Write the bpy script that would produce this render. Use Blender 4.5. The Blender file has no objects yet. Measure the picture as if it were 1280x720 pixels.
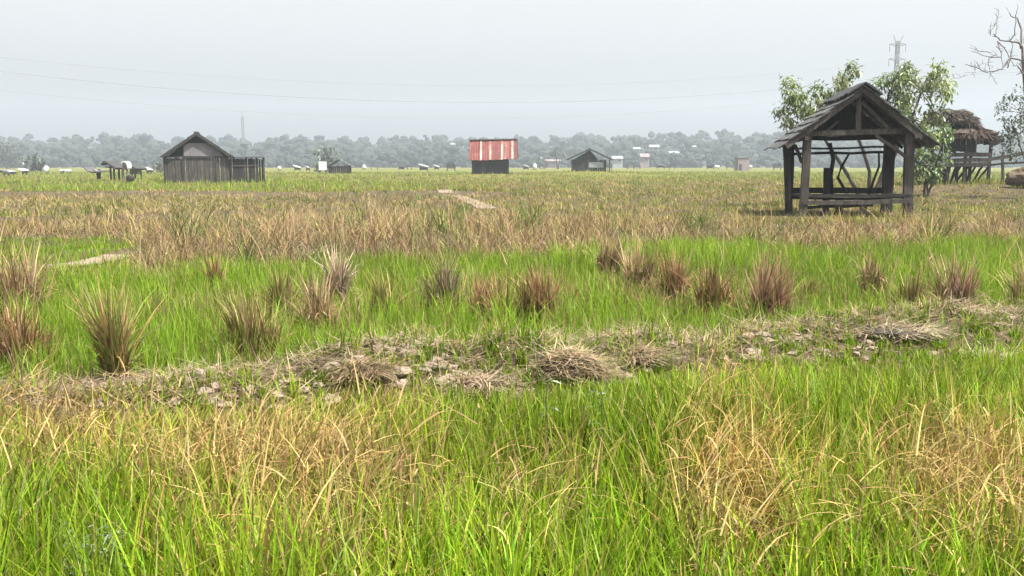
import bpy, math, random
import numpy as np
from mathutils import Vector, Matrix, noise as mnoise

random.seed(7)
rng = np.random.default_rng(11)
S = bpy.context.scene
COL = S.collection
R = math.radians

# ------------------------------------------------------------------ camera, world, sun, exposure
EYE, F, HOR = 1.5, 1142.0, 206.0            # eye height, focal length in photo pixels, horizon row
PITCH = math.atan((360 - HOR) / F)
cam_d = bpy.data.cameras.new('camera')
cam_d.sensor_width = 36
cam_d.lens = 36 * F / 1280
cam_d.clip_start, cam_d.clip_end = 0.05, 6000
cam = bpy.data.objects.new('camera', cam_d)
COL.objects.link(cam)
cam.location = (0, 0, EYE)
cam.rotation_euler = (R(90) - PITCH, 0, 0)
S.camera = cam

SUN_DIR = Vector((0.42, -0.30, 1.0)).normalized()
SUN_EL = math.asin(SUN_DIR.z)
SUN_AZ = math.atan2(SUN_DIR.x, SUN_DIR.y)
W = bpy.data.worlds.new('World')
S.world = W
W.use_nodes = True
wt = W.node_tree
bg = wt.nodes['Background']
sky = wt.nodes.new('ShaderNodeTexSky')
sky.sky_type = 'NISHITA'
sky.sun_disc = False
sky.sun_elevation = SUN_EL
sky.sun_rotation = SUN_AZ
sky.air_density = 1.0
sky.dust_density = 6.0
sky.ozone_density = 1.0
hsv = wt.nodes.new('ShaderNodeHueSaturation')
hsv.inputs['Saturation'].default_value = 0.05
wt.links.new(sky.outputs[0], hsv.inputs['Color'])
wt.links.new(hsv.outputs[0], bg.inputs[0])
bg.inputs[1].default_value = 0.117
sun_d = bpy.data.lights.new('sun', 'SUN')
sun_d.energy = 4.9
sun_d.angle = R(0.6)
sun_d.color = (1.0, 0.95, 0.87)
sun = bpy.data.objects.new('sun', sun_d)
COL.objects.link(sun)
sun.rotation_euler = SUN_DIR.to_track_quat('Z', 'Y').to_euler()
sun.location = (30, -20, 60)
S.view_settings.view_transform = 'Standard'
S.view_settings.look = 'None'
S.view_settings.gamma = 1
S.view_settings.exposure = 1.25
S.view_settings.use_curve_mapping = False
S.render.engine = 'CYCLES'
cy = S.cycles
cy.use_denoising = True
cy.max_bounces = 6
cy.diffuse_bounces = 3
cy.glossy_bounces = 2
cy.transmission_bounces = 4
cy.volume_bounces = 0
cy.use_adaptive_sampling = True
cy.adaptive_threshold = 0.015
HAZE_DENSITY = 0.00078
HAZE_COLOR = (0.685, 0.775, 0.85, 1)

# ------------------------------------------------------------------ photo-to-place measuring
CA, SA = math.cos(PITCH), math.sin(PITCH)
def at(px, py, d):
    """point at distance d in front of the eye on the sight line of a photo pixel"""
    u, v = (px - 640) / F, (360 - py) / F
    yc, zc = CA + v * SA, -SA + v * CA
    return Vector((u / yc * d, d, EYE + zc / yc * d))
def ground_d(py, z=0.0):
    v = (360 - py) / F
    yc, zc = CA + v * SA, -SA + v * CA
    return (z - EYE) * yc / zc
def pix(x, y, z):
    z = z - EYE
    dep = y * CA - z * SA
    up = y * SA + z * CA
    return 640 + F * x / dep, 360 - F * up / dep
def ipl(xs, pts):
    return np.interp(xs, [p[0] for p in pts], [p[1] for p in pts])

_T = rng.random((256, 256))
def vnoise(x, y):
    x = np.asarray(x, float); y = np.asarray(y, float)
    xi, yi = np.floor(x).astype(int), np.floor(y).astype(int)
    fx, fy = x - xi, y - yi
    fx = fx * fx * (3 - 2 * fx); fy = fy * fy * (3 - 2 * fy)
    a = _T[xi % 256, yi % 256]; b = _T[(xi + 1) % 256, yi % 256]
    c = _T[xi % 256, (yi + 1) % 256]; d = _T[(xi + 1) % 256, (yi + 1) % 256]
    return (a * (1 - fx) + b * fx) * (1 - fy) + (c * (1 - fx) + d * fx) * fy
def fbm(x, y, o=3):
    s, a, t = 0, 1.0, 0
    for k in range(o):
        s = s + a * vnoise(x * 2 ** k + 17.3 * k, y * 2 ** k + 9.1 * k); t += a; a *= .5
    return s / t

# ------------------------------------------------------------------ mesh helpers
class MB:
    def __init__(s): s.v, s.f, s.c = [], [], None
    def quadstrip(s, rings, close=True, caps=True):
        b = len(s.v); n = len(rings[0])
        for r in rings: s.v += [tuple(p) for p in r]
        for i in range(len(rings) - 1):
            for k in range(n if close else n - 1):
                k2 = (k + 1) % n
                s.f.append((b + i * n + k, b + i * n + k2, b + (i + 1) * n + k2, b + (i + 1) * n + k))
        if caps and close:
            s.f.append(tuple(b + k for k in range(n))[::-1])
            s.f.append(tuple(b + (len(rings) - 1) * n + k for k in range(n)))
        return s
    def beam(s, p0, p1, w, h=None, up=(0, 0, 1), j=0.0, seg=4):
        """a sawn beam; j = how far it wanders from true"""
        h = h or w
        p0, p1 = Vector(p0), Vector(p1)
        t = (p1 - p0).normalized(); up = Vector(up)
        if abs(t.dot(up)) > .95: up = Vector((0, 1, 0))
        a = t.cross(up).normalized(); b = a.cross(t).normalized()
        rings = []
        for i in range(seg + 1):
            k = i / seg
            c = p0.lerp(p1, k) + (a * random.uniform(-j, j) + b * random.uniform(-j, j))
            ww, hh = w * (1 + random.uniform(-j, j) * 2), h * (1 + random.uniform(-j, j) * 2)
            rings.append([c + a * ww / 2 + b * hh / 2, c - a * ww / 2 + b * hh / 2, c - a * ww / 2 - b * hh / 2, c + a * ww / 2 - b * hh / 2])
        return s.quadstrip(rings)
    def tube(s, pts, rads, n=7):
        pts = [Vector(p) for p in pts]
        rings = []
        ref = Vector((0.13, 0.21, 1)).normalized()
        for i, p in enumerate(pts):
            t = (pts[min(i + 1, len(pts) - 1)] - pts[max(i - 1, 0)]).normalized()
            a = t.cross(ref)
            if a.length < .05: a = t.cross(Vector((1, 0, 0)))
            a.normalize(); b = a.cross(t)
            r = rads[i] if hasattr(rads, '__len__') else rads
            rings.append([p + (a * math.cos(2 * math.pi * k / n) + b * math.sin(2 * math.pi * k / n)) * r for k in range(n)])
        return s.quadstrip(rings)
    def box(s, c, d):
        x, y, z = c; a, b, e = d[0] / 2, d[1] / 2, d[2] / 2
        r = lambda zz: [(x - a, y - b, zz), (x + a, y - b, zz), (x + a, y + b, zz), (x - a, y + b, zz)]
        return s.quadstrip([r(z - e), r(z + e)])
    def prism(s, poly, y0, y1):
        return s.quadstrip([[(p[0], y0, p[1]) for p in poly], [(p[0], y1, p[1]) for p in poly]])
    def blob(s, c, r, sub=2, amp=.25, fr=1.0, seed=0):
        """an uneven rounded lump"""
        bm = ICO[sub]
        b = len(s.v)
        for v in bm[0]:
            k = 1 + amp * mnoise.fractal(Vector(v) * fr + Vector((seed * 3.1, seed * 1.7, seed)), 1, 2, 3)
            s.v.append((c[0] + v[0] * r[0] * k, c[1] + v[1] * r[1] * k, c[2] + v[2] * r[2] * k))
        s.f += [tuple(b + i for i in f) for f in bm[1]]
        return s
    def build(s, name, mat, parent=None, smooth=False, label=None):
        me = bpy.data.meshes.new(name)
        me.from_pydata(s.v, [], s.f)
        if s.c is not None:
            at_ = me.color_attributes.new('Col', 'FLOAT_COLOR', 'POINT')
            at_.data.foreach_set('color', np.asarray(s.c, dtype=np.float32).ravel())
        me.materials.append(mat)
        if smooth: me.polygons.foreach_set('use_smooth', [True] * len(me.polygons))
        me.validate()
        me.update()
        o = bpy.data.objects.new(name, me)
        COL.objects.link(o)
        if parent: o.parent = parent
        if label: o['label'] = label
        return o
import bmesh
def _ico(n):
    bm = bmesh.new(); bmesh.ops.create_icosphere(bm, subdivisions=n, radius=1)
    bm.verts.ensure_lookup_table()
    r = ([tuple(v.co) for v in bm.verts], [tuple(v.index for v in f.verts) for f in bm.faces]); bm.free()
    return r
ICO = {k: _ico(k) for k in (1, 2, 3)}
def tag(o, label=None, cat=None, group=None, kind=None):
    if label: o['label'] = label
    if cat: o['category'] = cat
    if group: o['group'] = group
    if kind: o['kind'] = kind
    return o
def thing(name, label, cat, loc=(0, 0, 0), rz=0, group=None):
    o = bpy.data.objects.new(name, None); COL.objects.link(o)
    o.empty_display_size = .3
    o.location = loc; o.rotation_euler = (0, 0, rz)
    return tag(o, label, cat, group)

# ------------------------------------------------------------------ materials
def mat_new(name):
    m = bpy.data.materials.new(name); m.use_nodes = True
    return m, m.node_tree, m.node_tree.nodes['Principled BSDF']
def mottled(name, c1, c2, scale=(6, 6, 1.2), rough=.85, bump=.4, c3=None, detail=6, metal=0.0, c3_at=.68):
    m, t, p = mat_new(name)
    tc = t.nodes.new('ShaderNodeTexCoord'); mp = t.nodes.new('ShaderNodeMapping')
    mp.inputs['Scale'].default_value = scale
    n = t.nodes.new('ShaderNodeTexNoise'); n.inputs['Scale'].default_value = 1.0; n.inputs['Detail'].default_value = detail
    n.inputs['Roughness'].default_value = .65
    r = t.nodes.new('ShaderNodeValToRGB')
    r.color_ramp.elements[0].position = .32; r.color_ramp.elements[0].color = (*c1, 1)
    r.color_ramp.elements[1].position = .62; r.color_ramp.elements[1].color = (*c2, 1)
    if c3:
        e = r.color_ramp.elements.new(c3_at); e.color = (*c3, 1)
    b = t.nodes.new('ShaderNodeBump'); b.inputs['Strength'].default_value = bump; b.inputs['Distance'].default_value = .03
    L = t.links.new
    L(tc.outputs['Object'], mp.inputs[0]); L(mp.outputs[0], n.inputs[0]); L(n.outputs[0], r.inputs[0]); L(r.outputs[0], p.inputs['Base Color'])
    L(n.outputs[0], b.inputs['Height']); L(b.outputs[0], p.inputs['Normal'])
    p.inputs['Roughness'].default_value = rough
    p.inputs['Metallic'].default_value = metal
    p.inputs['Specular IOR Level'].default_value = .25
    return m
def leafy(name, trans=.35, gloss=.06, rough=.45):
    m, t, p = mat_new(name)
    t.nodes.remove(p)
    out = t.nodes['Material Output']
    a = t.nodes.new('ShaderNodeAttribute'); a.attribute_name = 'Col'
    d = t.nodes.new('ShaderNodeBsdfDiffuse'); tr = t.nodes.new('ShaderNodeBsdfTranslucent'); g = t.nodes.new('ShaderNodeBsdfGlossy')
    g.inputs['Roughness'].default_value = rough
    m1 = t.nodes.new('ShaderNodeMixShader'); m2 = t.nodes.new('ShaderNodeMixShader')
    m1.inputs[0].default_value = trans; m2.inputs[0].default_value = gloss
    L = t.links.new
    L(a.outputs['Color'], d.inputs[0]); L(a.outputs['Color'], tr.inputs[0])
    L(d.outputs[0], m1.inputs[1]); L(tr.outputs[0], m1.inputs[2]); L(m1.outputs[0], m2.inputs[1]); L(g.outputs[0], m2.inputs[2])
    L(m2.outputs[0], out.inputs[0])
    return m
M = dict(
    grass=leafy('green grass blade', .45, .012),
    straw=leafy('dry straw', .25, .01, .6),
    leaf=leafy('tree leaf', .4, .05, .4),
    wood=mottled('weathered grey wood', (.028, .024, .021), (.074, .065, .057), (9, 9, 1.6), .9, .5, (.115, .104, .093)),
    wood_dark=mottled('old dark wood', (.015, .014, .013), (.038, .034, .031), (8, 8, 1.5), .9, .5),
    board=mottled('dark gable boards', (.018, .017, .017), (.042, .038, .035), (3, 3, 1), .9, .4),  # dark mottled board colour
    shingle=mottled('grey fibre roof sheet', (.038, .039, .039), (.115, .116, .115), (3, 3, 3), .85, .6, (.19, .19, .187)),
    ridge=mottled('black ridge tiles', (.025, .025, .027), (.06, .06, .062), (5, 5, 5), .8, .4),
    thatch=mottled('rotting thatch', (.022, .019, .017), (.065, .055, .046), (5, 5, 2), .95, .9, (.12, .10, .085)),
    thatch_red=mottled('rust brown thatch', (.035, .027, .022), (.095, .07, .056), (4, 4, 3), .95, .9, (.20, .165, .14)),
    rust=mottled('rusty red roof sheet', (.085, .028, .025), (.17, .052, .042), (1.8, 1.8, .6), .8, .1, (.27, .13, .105)),
    pink=mottled('bleached pink roof sheet', (.17, .075, .062), (.48, .36, .32), (1.2, 1.2, .35), .5, .1),
    halfpink=mottled('half bleached roof sheet', (.10, .032, .028), (.22, .085, .07), (2.6, 2.6, 1.0), .7, .1, (.50, .36, .32)),
    grey_sheet=mottled('grey metal sheet', (.095, .088, .092), (.165, .155, .162), (1.2, 1.2, .5), .6, .2),
    white=mottled('white plastic sheet', (.46, .48, .48), (.66, .67, .67), (1, 1, 1), .4, .05),
    bluegrey=mottled('pale painted wall', (.19, .205, .215), (.28, .295, .305), (.5, .5, .5), .7, .05),
    mauve=mottled('mauve brown wall', (.16, .12, .12), (.23, .185, .185), (.5, .5, .5), .8, .05),
    bark=mottled('grey bark', (.045, .04, .033), (.11, .098, .085), (8, 8, 2), .9, .6),
    deadbark=mottled('dead grey branches', (.10, .09, .085), (.19, .175, .165), (10, 10, 3), .9, .4),
    clod=mottled('dry clay clods', (.12, .088, .062), (.27, .215, .165), (9, 9, 9), .95, .7, (.38, .32, .265)),
    path=mottled('bare pale path', (.12, .092, .06), (.22, .175, .125), (2, 2, 2), .95, .3),
    steel=mottled('galvanised steel', (.12, .125, .13), (.2, .205, .21), (1, 1, 1), .5, 0, metal=.3),
    cable=mottled('aluminium cable', (.16, .16, .17), (.22, .22, .23), (1, 1, 1), .6, 0),
    hill=mottled('wooded hillside', (.018, .026, .018), (.030, .040, .026), (.06, .06, .1), .95, .8),
    weedstem=mottled('green weed stem', (.05, .075, .02), (.09, .12, .035), (9, 9, 9), .7, .1),
    heap=mottled('brown straw heap', (.06, .045, .03), (.14, .105, .07), (6, 6, 6), .95, .8),
)

# ------------------------------------------------------------------ the lie of the land
def gp(px, py, z=0.0):
    d = ground_d(py, z); p = at(px, py, d); return (p.x, p.y)
BUND = np.array([gp(px, py, .08) for px, py in ((-500, 520), (-120, 505), (60, 498), (190, 490), (320, 486), (430, 474), (540, 464), (650, 462), (760, 452), (860, 444), (960, 432), (1080, 422), (1200, 414), (1320, 408), (1700, 398))])
def seg_dist(x, y, line):
    best = np.full(np.shape(x), 1e9)
    for (ax, ay), (bx, by) in zip(line[:-1], line[1:]):
        dx, dy = bx - ax, by - ay
        k = np.clip(((x - ax) * dx + (y - ay) * dy) / (dx * dx + dy * dy), 0, 1)
        best = np.minimum(best, np.hypot(x - ax - k * dx, y - ay - k * dy))
    return best
PATHS = {'far': np.array([gp(*p) for p in ((512, 238), (540, 241), (575, 247), (604, 258), (612, 262))]),
         'near': np.array([gp(*p) for p in ((-60, 341), (45, 337), (100, 333), (135, 328), (160, 322))])}
BANKS = [(np.array([gp(*p) for p in ((-900, 282), (0, 277), (180, 274), (330, 268), (500, 262))]), .18, .6),
         (np.array([gp(*p) for p in ((-900, 246), (0, 245), (300, 245), (620, 243))]), .22, 1.0),
         (np.array([gp(*p) for p in ((150, 318), (420, 308), (640, 300), (800, 292), (1000, 286), (1500, 284))]), .12, 1.2)]
MOUNDS = []
def sm(a, b, x): k = np.clip((x - a) / (b - a), 0, 1); return k * k * (3 - 2 * k)
def hgt(x, y):
    x = np.asarray(x, float); y = np.asarray(y, float)
    z = .05 * (fbm(x * .9, y * .9, 3) - .5) + .10 * (fbm(x * .05, y * .05, 2) - .5) * np.clip(y / 40, 0, 1)
    d = seg_dist(x, y, BUND)
    lump = .6 + .8 * fbm(x * 2.1 + 5, y * 2.1, 2)
    z = z + .24 * lump * np.exp(-(d / .42) ** 2) * (.45 + .75 * np.exp(-((x + .2) / 1.6) ** 2) + .5 * sm(1.2, 3, x))
    for line, h, w in BANKS:
        z = z + h * np.exp(-(seg_dist(x, y, line) / w) ** 2)
    for mx, my, r, h in MOUNDS:
        z = z + h * np.exp(-(((x - mx) ** 2 + (y - my) ** 2) / (r * r)))
    return z
def h1(x, y): return float(hgt(np.array([x]), np.array([y]))[0])
def stand(px, py, d, r, canopy=.33):
    """a place d metres off whose crop hides everything under the row py: raises or lowers the land a little to suit"""
    p = at(px, py, d)
    MOUNDS.append((p.x, p.y, r, p.z - canopy - h1(p.x, p.y)))
    return p
PL = {}
for key, px, py, d, r in (('barn', 262, 224, 72, 9), ('red', 614, 214, 112, 9), ('dark', 737, 211, 128, 9), ('thatched', 1214, 222, 47, 6.5),
                          ('twin', 148, 221, 78, 7), ('sheet', 419, 214, 135, 8)):
    PL[key] = stand(px, py, d, r)
HUT = at(1073, 206, 25.7)
MOUNDS.append((HUT.x, HUT.y + 1.2, 3.2, .06 - h1(HUT.x, HUT.y + 1.2)))

# crop colours, bare reflectance
GRN = np.array([.148, .238, .016]); GR2 = np.array([.118, .216, .007]); OLV = np.array([.170, .170, .036]); TAN = np.array([.265, .20, .09]); BRN = np.array([.175, .118, .075]); GOLD = np.array([.37, .245, .06])
YB = ((-400, 332), (0, 334), (150, 334), (250, 326), (420, 320), (560, 311), (650, 316), (760, 304), (900, 298), (1280, 294), (1700, 292))
def bump(px, py, cx, cy, rx, ry): return np.exp(-(((px - cx) / rx) ** 2 + ((py - cy) / ry) ** 2))
def crop(x, y, z=.15):
    """shares of green, olive, tan, brown growing at a place beyond the clod bank"""
    x = np.asarray(x, float); y = np.asarray(y, float)
    px, py = pix(x, y, z)
    n = fbm(x * .22 + 3, y * .13, 3)
    n2 = fbm(x * .55 + 30, y * .30 + 8, 3)
    q = py + (n - .5) * (py - 200) * .55
    left = 1 - sm(400, 640, px)
    o = .85 - .62 * sm(.44, .58, n2)
    t = .10 + .30 * sm(.46, .60, n2)
    g = .10 * sm(.55, .35, n2); b = .06 + 0 * q
    def band(a, bb, s=3): return sm(a - s, a + s, q) * (1 - sm(bb - s, bb + s, q))
    def mixin(k, G, O, T, B):
        nonlocal g, o, t, b
        g, o, t, b = g * (1 - k) + G * k, o * (1 - k) + O * k, t * (1 - k) + T * k, b * (1 - k) + B * k
    far = 1 - sm(216, 226, py)
    mixin(far, .12, .75, .13, 0)
    mixin(left * band(224, 240), .22, .62, .14, .02)
    mixin(left * band(240, 249), 0, .2, .7, .1)
    mixin(left * band(249, 262), .05, .5, .4, .05)
    mixin(left * band(262, 290), 0, .12, .6, .28)
    mid = sm(330, 460, px) * (1 - sm(620, 720, px))
    mixin(mid * band(240, 300) * .75, 0, .18, .5, .32)
    mixin((1 - left) * band(250, 268) * .8, .14, .60, .24, .02)
    mixin((1 - left) * band(268, 330) * sm(560, 680, px), .02, .10, .56, .32)
    c = band(284, 345) * sm(120, 200, px) * (1 - sm(640, 740, px))
    mixin(c, 0, .06, .48, .46)
    yb = ipl(px, YB)
    qg = py + (n2 - .5) * 22
    mixin((1 - sm(150, 190, px + 30 * (n - .5))) * sm(284, 288, py) * (1 - sm(328, 334, py)), .95, .05, 0, 0)
    mixin(sm(yb - 3, yb + 5, qg), .96, .02, .02, 0)
    w = np.stack([g, o, t, b], -1)
    return w / w.sum(-1, keepdims=True), px, py

# ------------------------------------------------------------------ ground sheet
def spaced(a, b, n, k):
    u = np.linspace(-1, 1, n); return np.sinh(u * k) / np.sinh(k) * (b - a) / 2 + (a + b) / 2
gx = spaced(-1500, 1500, 231, 6.0)
gy = np.concatenate([np.linspace(-60, 0, 13), np.linspace(.25, 22, 150), 22 * (1500 / 22.) ** np.linspace(.012, 1, 110)])
XX, YY = np.meshgrid(gx, gy)
ZZ = hgt(XX, YY)
nx, ny = len(gx), len(gy)
gm = MB()
gm.v = np.stack([XX, YY, ZZ], -1).reshape(-1, 3).tolist()
ii = (np.arange(ny - 1)[:, None] * nx + np.arange(nx - 1)[None]).ravel()
gm.f = np.stack([ii, ii + 1, ii + nx + 1, ii + nx], -1).tolist()
cw, cpx, cpy = crop(XX, np.maximum(YY, 4), .1)
soil = np.array([.075, .058, .036])
canopy = cw @ np.stack([GRN, OLV, TAN, BRN])
k = sm(35, 120, YY)[..., None]
ZC = soil * (1 - k) + canopy * .66 * k + 0
gm.c = np.concatenate([ZC, np.ones((ny, nx, 1))], -1).reshape(-1, 4)
def ground_mat():
    m, t, p = mat_new('field soil and litter')
    a = t.nodes.new('ShaderNodeAttribute'); a.attribute_name = 'Col'
    tc = t.nodes.new('ShaderNodeTexCoord')
    n = t.nodes.new('ShaderNodeTexNoise'); n.inputs['Scale'].default_value = 2.2; n.inputs['Detail'].default_value = 8; n.inputs['Roughness'].default_value = .7
    r = t.nodes.new('ShaderNodeMapRange'); r.inputs['From Min'].default_value = .3; r.inputs['From Max'].default_value = .7; r.inputs['To Min'].default_value = .6; r.inputs['To Max'].default_value = 1.35
    mx = t.nodes.new('ShaderNodeMix'); mx.data_type = 'RGBA'; mx.blend_type = 'MULTIPLY'; mx.inputs[0].default_value = 1
    b = t.nodes.new('ShaderNodeBump'); b.inputs['Strength'].default_value = .8; b.inputs['Distance'].default_value = .05
    L = t.links.new
    L(tc.outputs['Object'], n.inputs[0]); L(n.outputs[0], r.inputs[0]); L(a.outputs['Color'], mx.inputs[6]); L(r.outputs[0], mx.inputs[7])
    L(mx.outputs[2], p.inputs['Base Color']); L(n.outputs[0], b.inputs['Height']); L(b.outputs[0], p.inputs['Normal'])
    p.inputs['Roughness'].default_value = .95; p.inputs['Specular IOR Level'].default_value = .1
    return m
g_o = gm.build('ground', ground_mat(), smooth=True)
tag(g_o, 'flat farmland soil under the rice and dry grass', 'ground', kind='structure')

def path_sheet(name, line, w, label):
    pts = []
    for (ax, ay), (bx, by) in zip(line[:-1], line[1:]):
        n = max(2, int(math.hypot(bx - ax, by - ay) / .35))
        pts += [(ax + (bx - ax) * i / n, ay + (by - ay) * i / n) for i in range(n)]
    mb = MB(); rows = []
    for i, (x, y) in enumerate(pts):
        a, b = pts[max(i - 1, 0)], pts[min(i + 1, len(pts) - 1)]
        t = Vector((b[0] - a[0], b[1] - a[1])).normalized(); nrm = Vector((-t.y, t.x))
        row = []
        for k in range(7):
            s = (k / 6 - .5) * w * (.8 + .5 * vnoise(i * .37, 3.3 + k))
            xx, yy = x + nrm.x * s, y + nrm.y * s
            row.append((xx, yy, h1(xx, yy) + .03))
        rows.append(row)
    mb.quadstrip(rows, close=False)
    return tag(mb.build(name, M['path'], smooth=True), label, 'path', kind='structure')
path_sheet('path', PATHS['far'], .6, 'bare pale footpath running through the dry grass in the middle of the field')
path_sheet('path', PATHS['near'], .42, 'narrow pale path edge beside the small green plot')

# ------------------------------------------------------------------ hills and far woods
HILL = ((-1400, 14), (-700, 16), (-300, 15), (0, 12), (200, 14), (420, 19), (700, 20), (1400, 15))
mb = MB(); rows = []
for yy in np.linspace(760, 1250, 12):
    row = []
    for xx in np.linspace(-1300, 1300, 131):
        hh = ipl(xx, HILL) * (1 - ((yy - 1000) / 260) ** 2) + 5 * (fbm(xx * .012, yy * .01, 3) - .5)
        row.append((xx, yy, max(hh, -.4) * 1.25 - .3))
    rows.append(row)
mb.quadstrip(rows, close=False)
tag(mb.build('hills', M['hill'], smooth=True), 'low wooded hills fading into the haze along the horizon', 'hills', kind='structure')
TOPS = ((-900, 168), (0, 172), (20, 168), (42, 174), (62, 173), (90, 172), (118, 171), (140, 166), (165, 171), (190, 168), (205, 174), (240, 172), (290, 172), (320, 173), (360, 170), (400, 172), (470, 173), (495, 170), (520, 174), (540, 168), (565, 173), (600, 170), (650, 172), (690, 170), (735, 168), (790, 169), (815, 167), (860, 165), (900, 166), (940, 166), (960, 162), (985, 166), (1100, 168), (2200, 168))
HOUSES = ((796, 190, 9, 6, 'bluegrey', 'pale house with small bright roof on the hazy slope, left of the others'),
                                    (818, 188, 13, 7, 'bluegrey', 'highest pale house with white gabled roof on the hazy slope'),
                                    (843, 195, 13, 6, 'bluegrey', 'long pale roofed house lowest on the right of the hazy slope'),
                                    (806, 202, 12, 10, 'mauve', 'mauve walled block below the pale houses on the hazy slope'),
                                    (868, 186, 5, 4, 'bluegrey', 'tiny pale house at the right end of the hazy slope'),
                                    (772, 203, 14, 8, 'bluegrey', 'whitish wide house near the field edge right of the black hut'),
                                    (566, 183, 6, 4, 'bluegrey', 'lone white house high in the trees above the tall arched shelter'),
                                    (690, 205, 22, 6, 'mauve', 'low mauve house under the round tree right of the red shed'))
wv = MB()
def low_tops(px): return ipl(px, ((-900, 192), (0, 190), (300, 194), (560, 190), (640, 194), (740, 194), (790, 190), (830, 189), (850, 196), (875, 188), (900, 192), (980, 192), (2200, 190)))
for rowd, off, n, rr in ((480, None, 170, (3, 6)), (560, 11, 190, (4, 8)), (640, 5, 220, (4.5, 8.5)), (720, 0, 280, (4, 9))):
    for i in range(n):
        px = -420 + 2100 * (i + random.random()) / n
        row_y = ipl(px, TOPS) + off if off is not None else low_tops(px)
        top = at(px, row_y + random.uniform(-1.0, 3) + 6 * (float(vnoise(np.array([px * .045 + rowd]), np.array([rowd * .37]))[0]) - .5), rowd)
        r = random.uniform(*rr)
        hh = max(top.z, 4)
        y = rowd + random.uniform(-22, 22)
        for q in range(10):
            a_ = random.uniform(0, 6.28); e_ = random.uniform(-1, 1)
            zz = hh - r * .75 + r * .75 * e_ if q < 6 else hh * random.uniform(.1, .75)
            rr_ = r * random.uniform(.22, .5); w_ = math.sqrt(max(1 - e_ * e_, .05)) * r * .8 if q < 6 else r
            wv.blob((top.x + math.cos(a_) * w_, y + math.sin(a_) * w_, zz - rr_ * .3), (rr_ * 1.25, rr_ * 1.2, rr_), 1, .6, 2.0, random.random() * 90)
for px, base, w, h, wall, label in HOUSES:
    if base < 199:
        for i in range(26):
            q = at(px + random.uniform(-.8, .8) * w, base - 1 + 14 * random.random() ** 1.5, 500); r = random.uniform(1.0, 2.0)
            wv.blob((q.x, q.y + random.uniform(-3, 8), q.z - r), (r * 1.3, r * 1.2, r), 1, .5, 2.0, random.random() * 90)
tag(wv.build('woods', M['hill']), 'long hazy belt of trees along the horizon', 'woods', kind='stuff')

# ------------------------------------------------------------------ haze
hz = MB().box((0, 700, 49), (3300, 1700, 104))
hm = bpy.data.materials.new('thin air haze'); hm.use_nodes = True
ht = hm.node_tree; ht.nodes.clear()
ho = ht.nodes.new('ShaderNodeOutputMaterial'); hv = ht.nodes.new('ShaderNodeVolumePrincipled')
hv.inputs['Color'].default_value = HAZE_COLOR; hv.inputs['Density'].default_value = HAZE_DENSITY; hv.inputs['Anisotropy'].default_value = .15
ht.links.new(hv.outputs[0], ho.inputs['Volume'])
tag(hz.build('haze', hm), 'pale haze hanging over the whole plain', 'haze', kind='stuff')

# ------------------------------------------------------------------ the open hut on the right
hut = thing('field_hut', 'open wooden field hut with gabled grey roof and slatted deck', 'hut', (HUT.x, HUT.y, h1(HUT.x, HUT.y)), R(-9))
def P1(name, a, b, w, h=None, mat='wood', j=.012, up=(0, 0, 1), parent=None, label=None, seg=5):
    return MB().beam(a, b, w, h, up, j, seg).build(name, M[mat], parent, label=label)
DP = 2.75
P1('post', (-1.44, 0, -.2), (-1.40, .02, 2.36), .21, .2, parent=hut)
P1('post', (1.38, 0, -.2), (1.31, .0, 2.40), .24, .2, parent=hut)
P1('post', (-1.62, DP * .55, -.2), (-1.78, DP * .55, 2.1), .17, .16, parent=hut, label='leaning side post')
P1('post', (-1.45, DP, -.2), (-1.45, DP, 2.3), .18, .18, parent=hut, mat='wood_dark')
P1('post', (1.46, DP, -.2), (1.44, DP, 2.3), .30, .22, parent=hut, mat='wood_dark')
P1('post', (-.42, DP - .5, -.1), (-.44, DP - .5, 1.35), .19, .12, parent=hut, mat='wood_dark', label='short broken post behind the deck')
P1('brace', (-.62, -.02, -.05), (-1.5, .05, .86), .07, .05, parent=hut)
P1('tie_beam', (-1.62, -.02, 2.31), (1.42, -.02, 2.36), .12, .15, parent=hut)
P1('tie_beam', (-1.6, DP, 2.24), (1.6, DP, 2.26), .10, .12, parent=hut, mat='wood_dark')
P1('tie_beam', (-1.45, -.3, 2.18), (-1.45, DP + .3, 2.16), .10, .11, parent=hut)
P1('tie_beam', (1.42, -.3, 2.22), (1.45, DP + .3, 2.18), .10, .11, parent=hut)
for z, w in ((1.93, .06), (1.77, .08)):
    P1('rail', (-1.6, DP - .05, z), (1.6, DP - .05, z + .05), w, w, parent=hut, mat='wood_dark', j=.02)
P1('king_post', (-.07, -.04, 2.38), (-.09, -.02, 3.4), .14, .10, parent=hut)
P1('strut', (.0, -.02, 3.15), (.74, -.02, 2.42), .10, .09, parent=hut)
P1('strut', (-.86, .1, 2.40), (-.56, .2, 2.66), .06, .06, parent=hut)
P1('brace', (.40, -.03, 2.26), (1.34, -.03, 1.60), .15, .08, parent=hut)
P1('brace', (1.36, .12, 2.1), (1.46, .9, .95), .07, .07, parent=hut, mat='wood_dark')
P1('brace', (-1.66, .5, 2.0), (-1.5, .1, 1.5), .07, .07, parent=hut)
for side in (-1, 1):
    P1('rafter', (0, -.22, 3.47), (2.0 * side if side < 0 else 1.86, -.22, 1.95), .06, .15, parent=hut, label='weathered barge board')
    for y in (.7, 1.6, DP):
        P1('rafter', (0, y, 3.45), (1.98 * side if side < 0 else 1.82, y, 1.95), .06, .09, parent=hut, mat='wood_dark')
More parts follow.
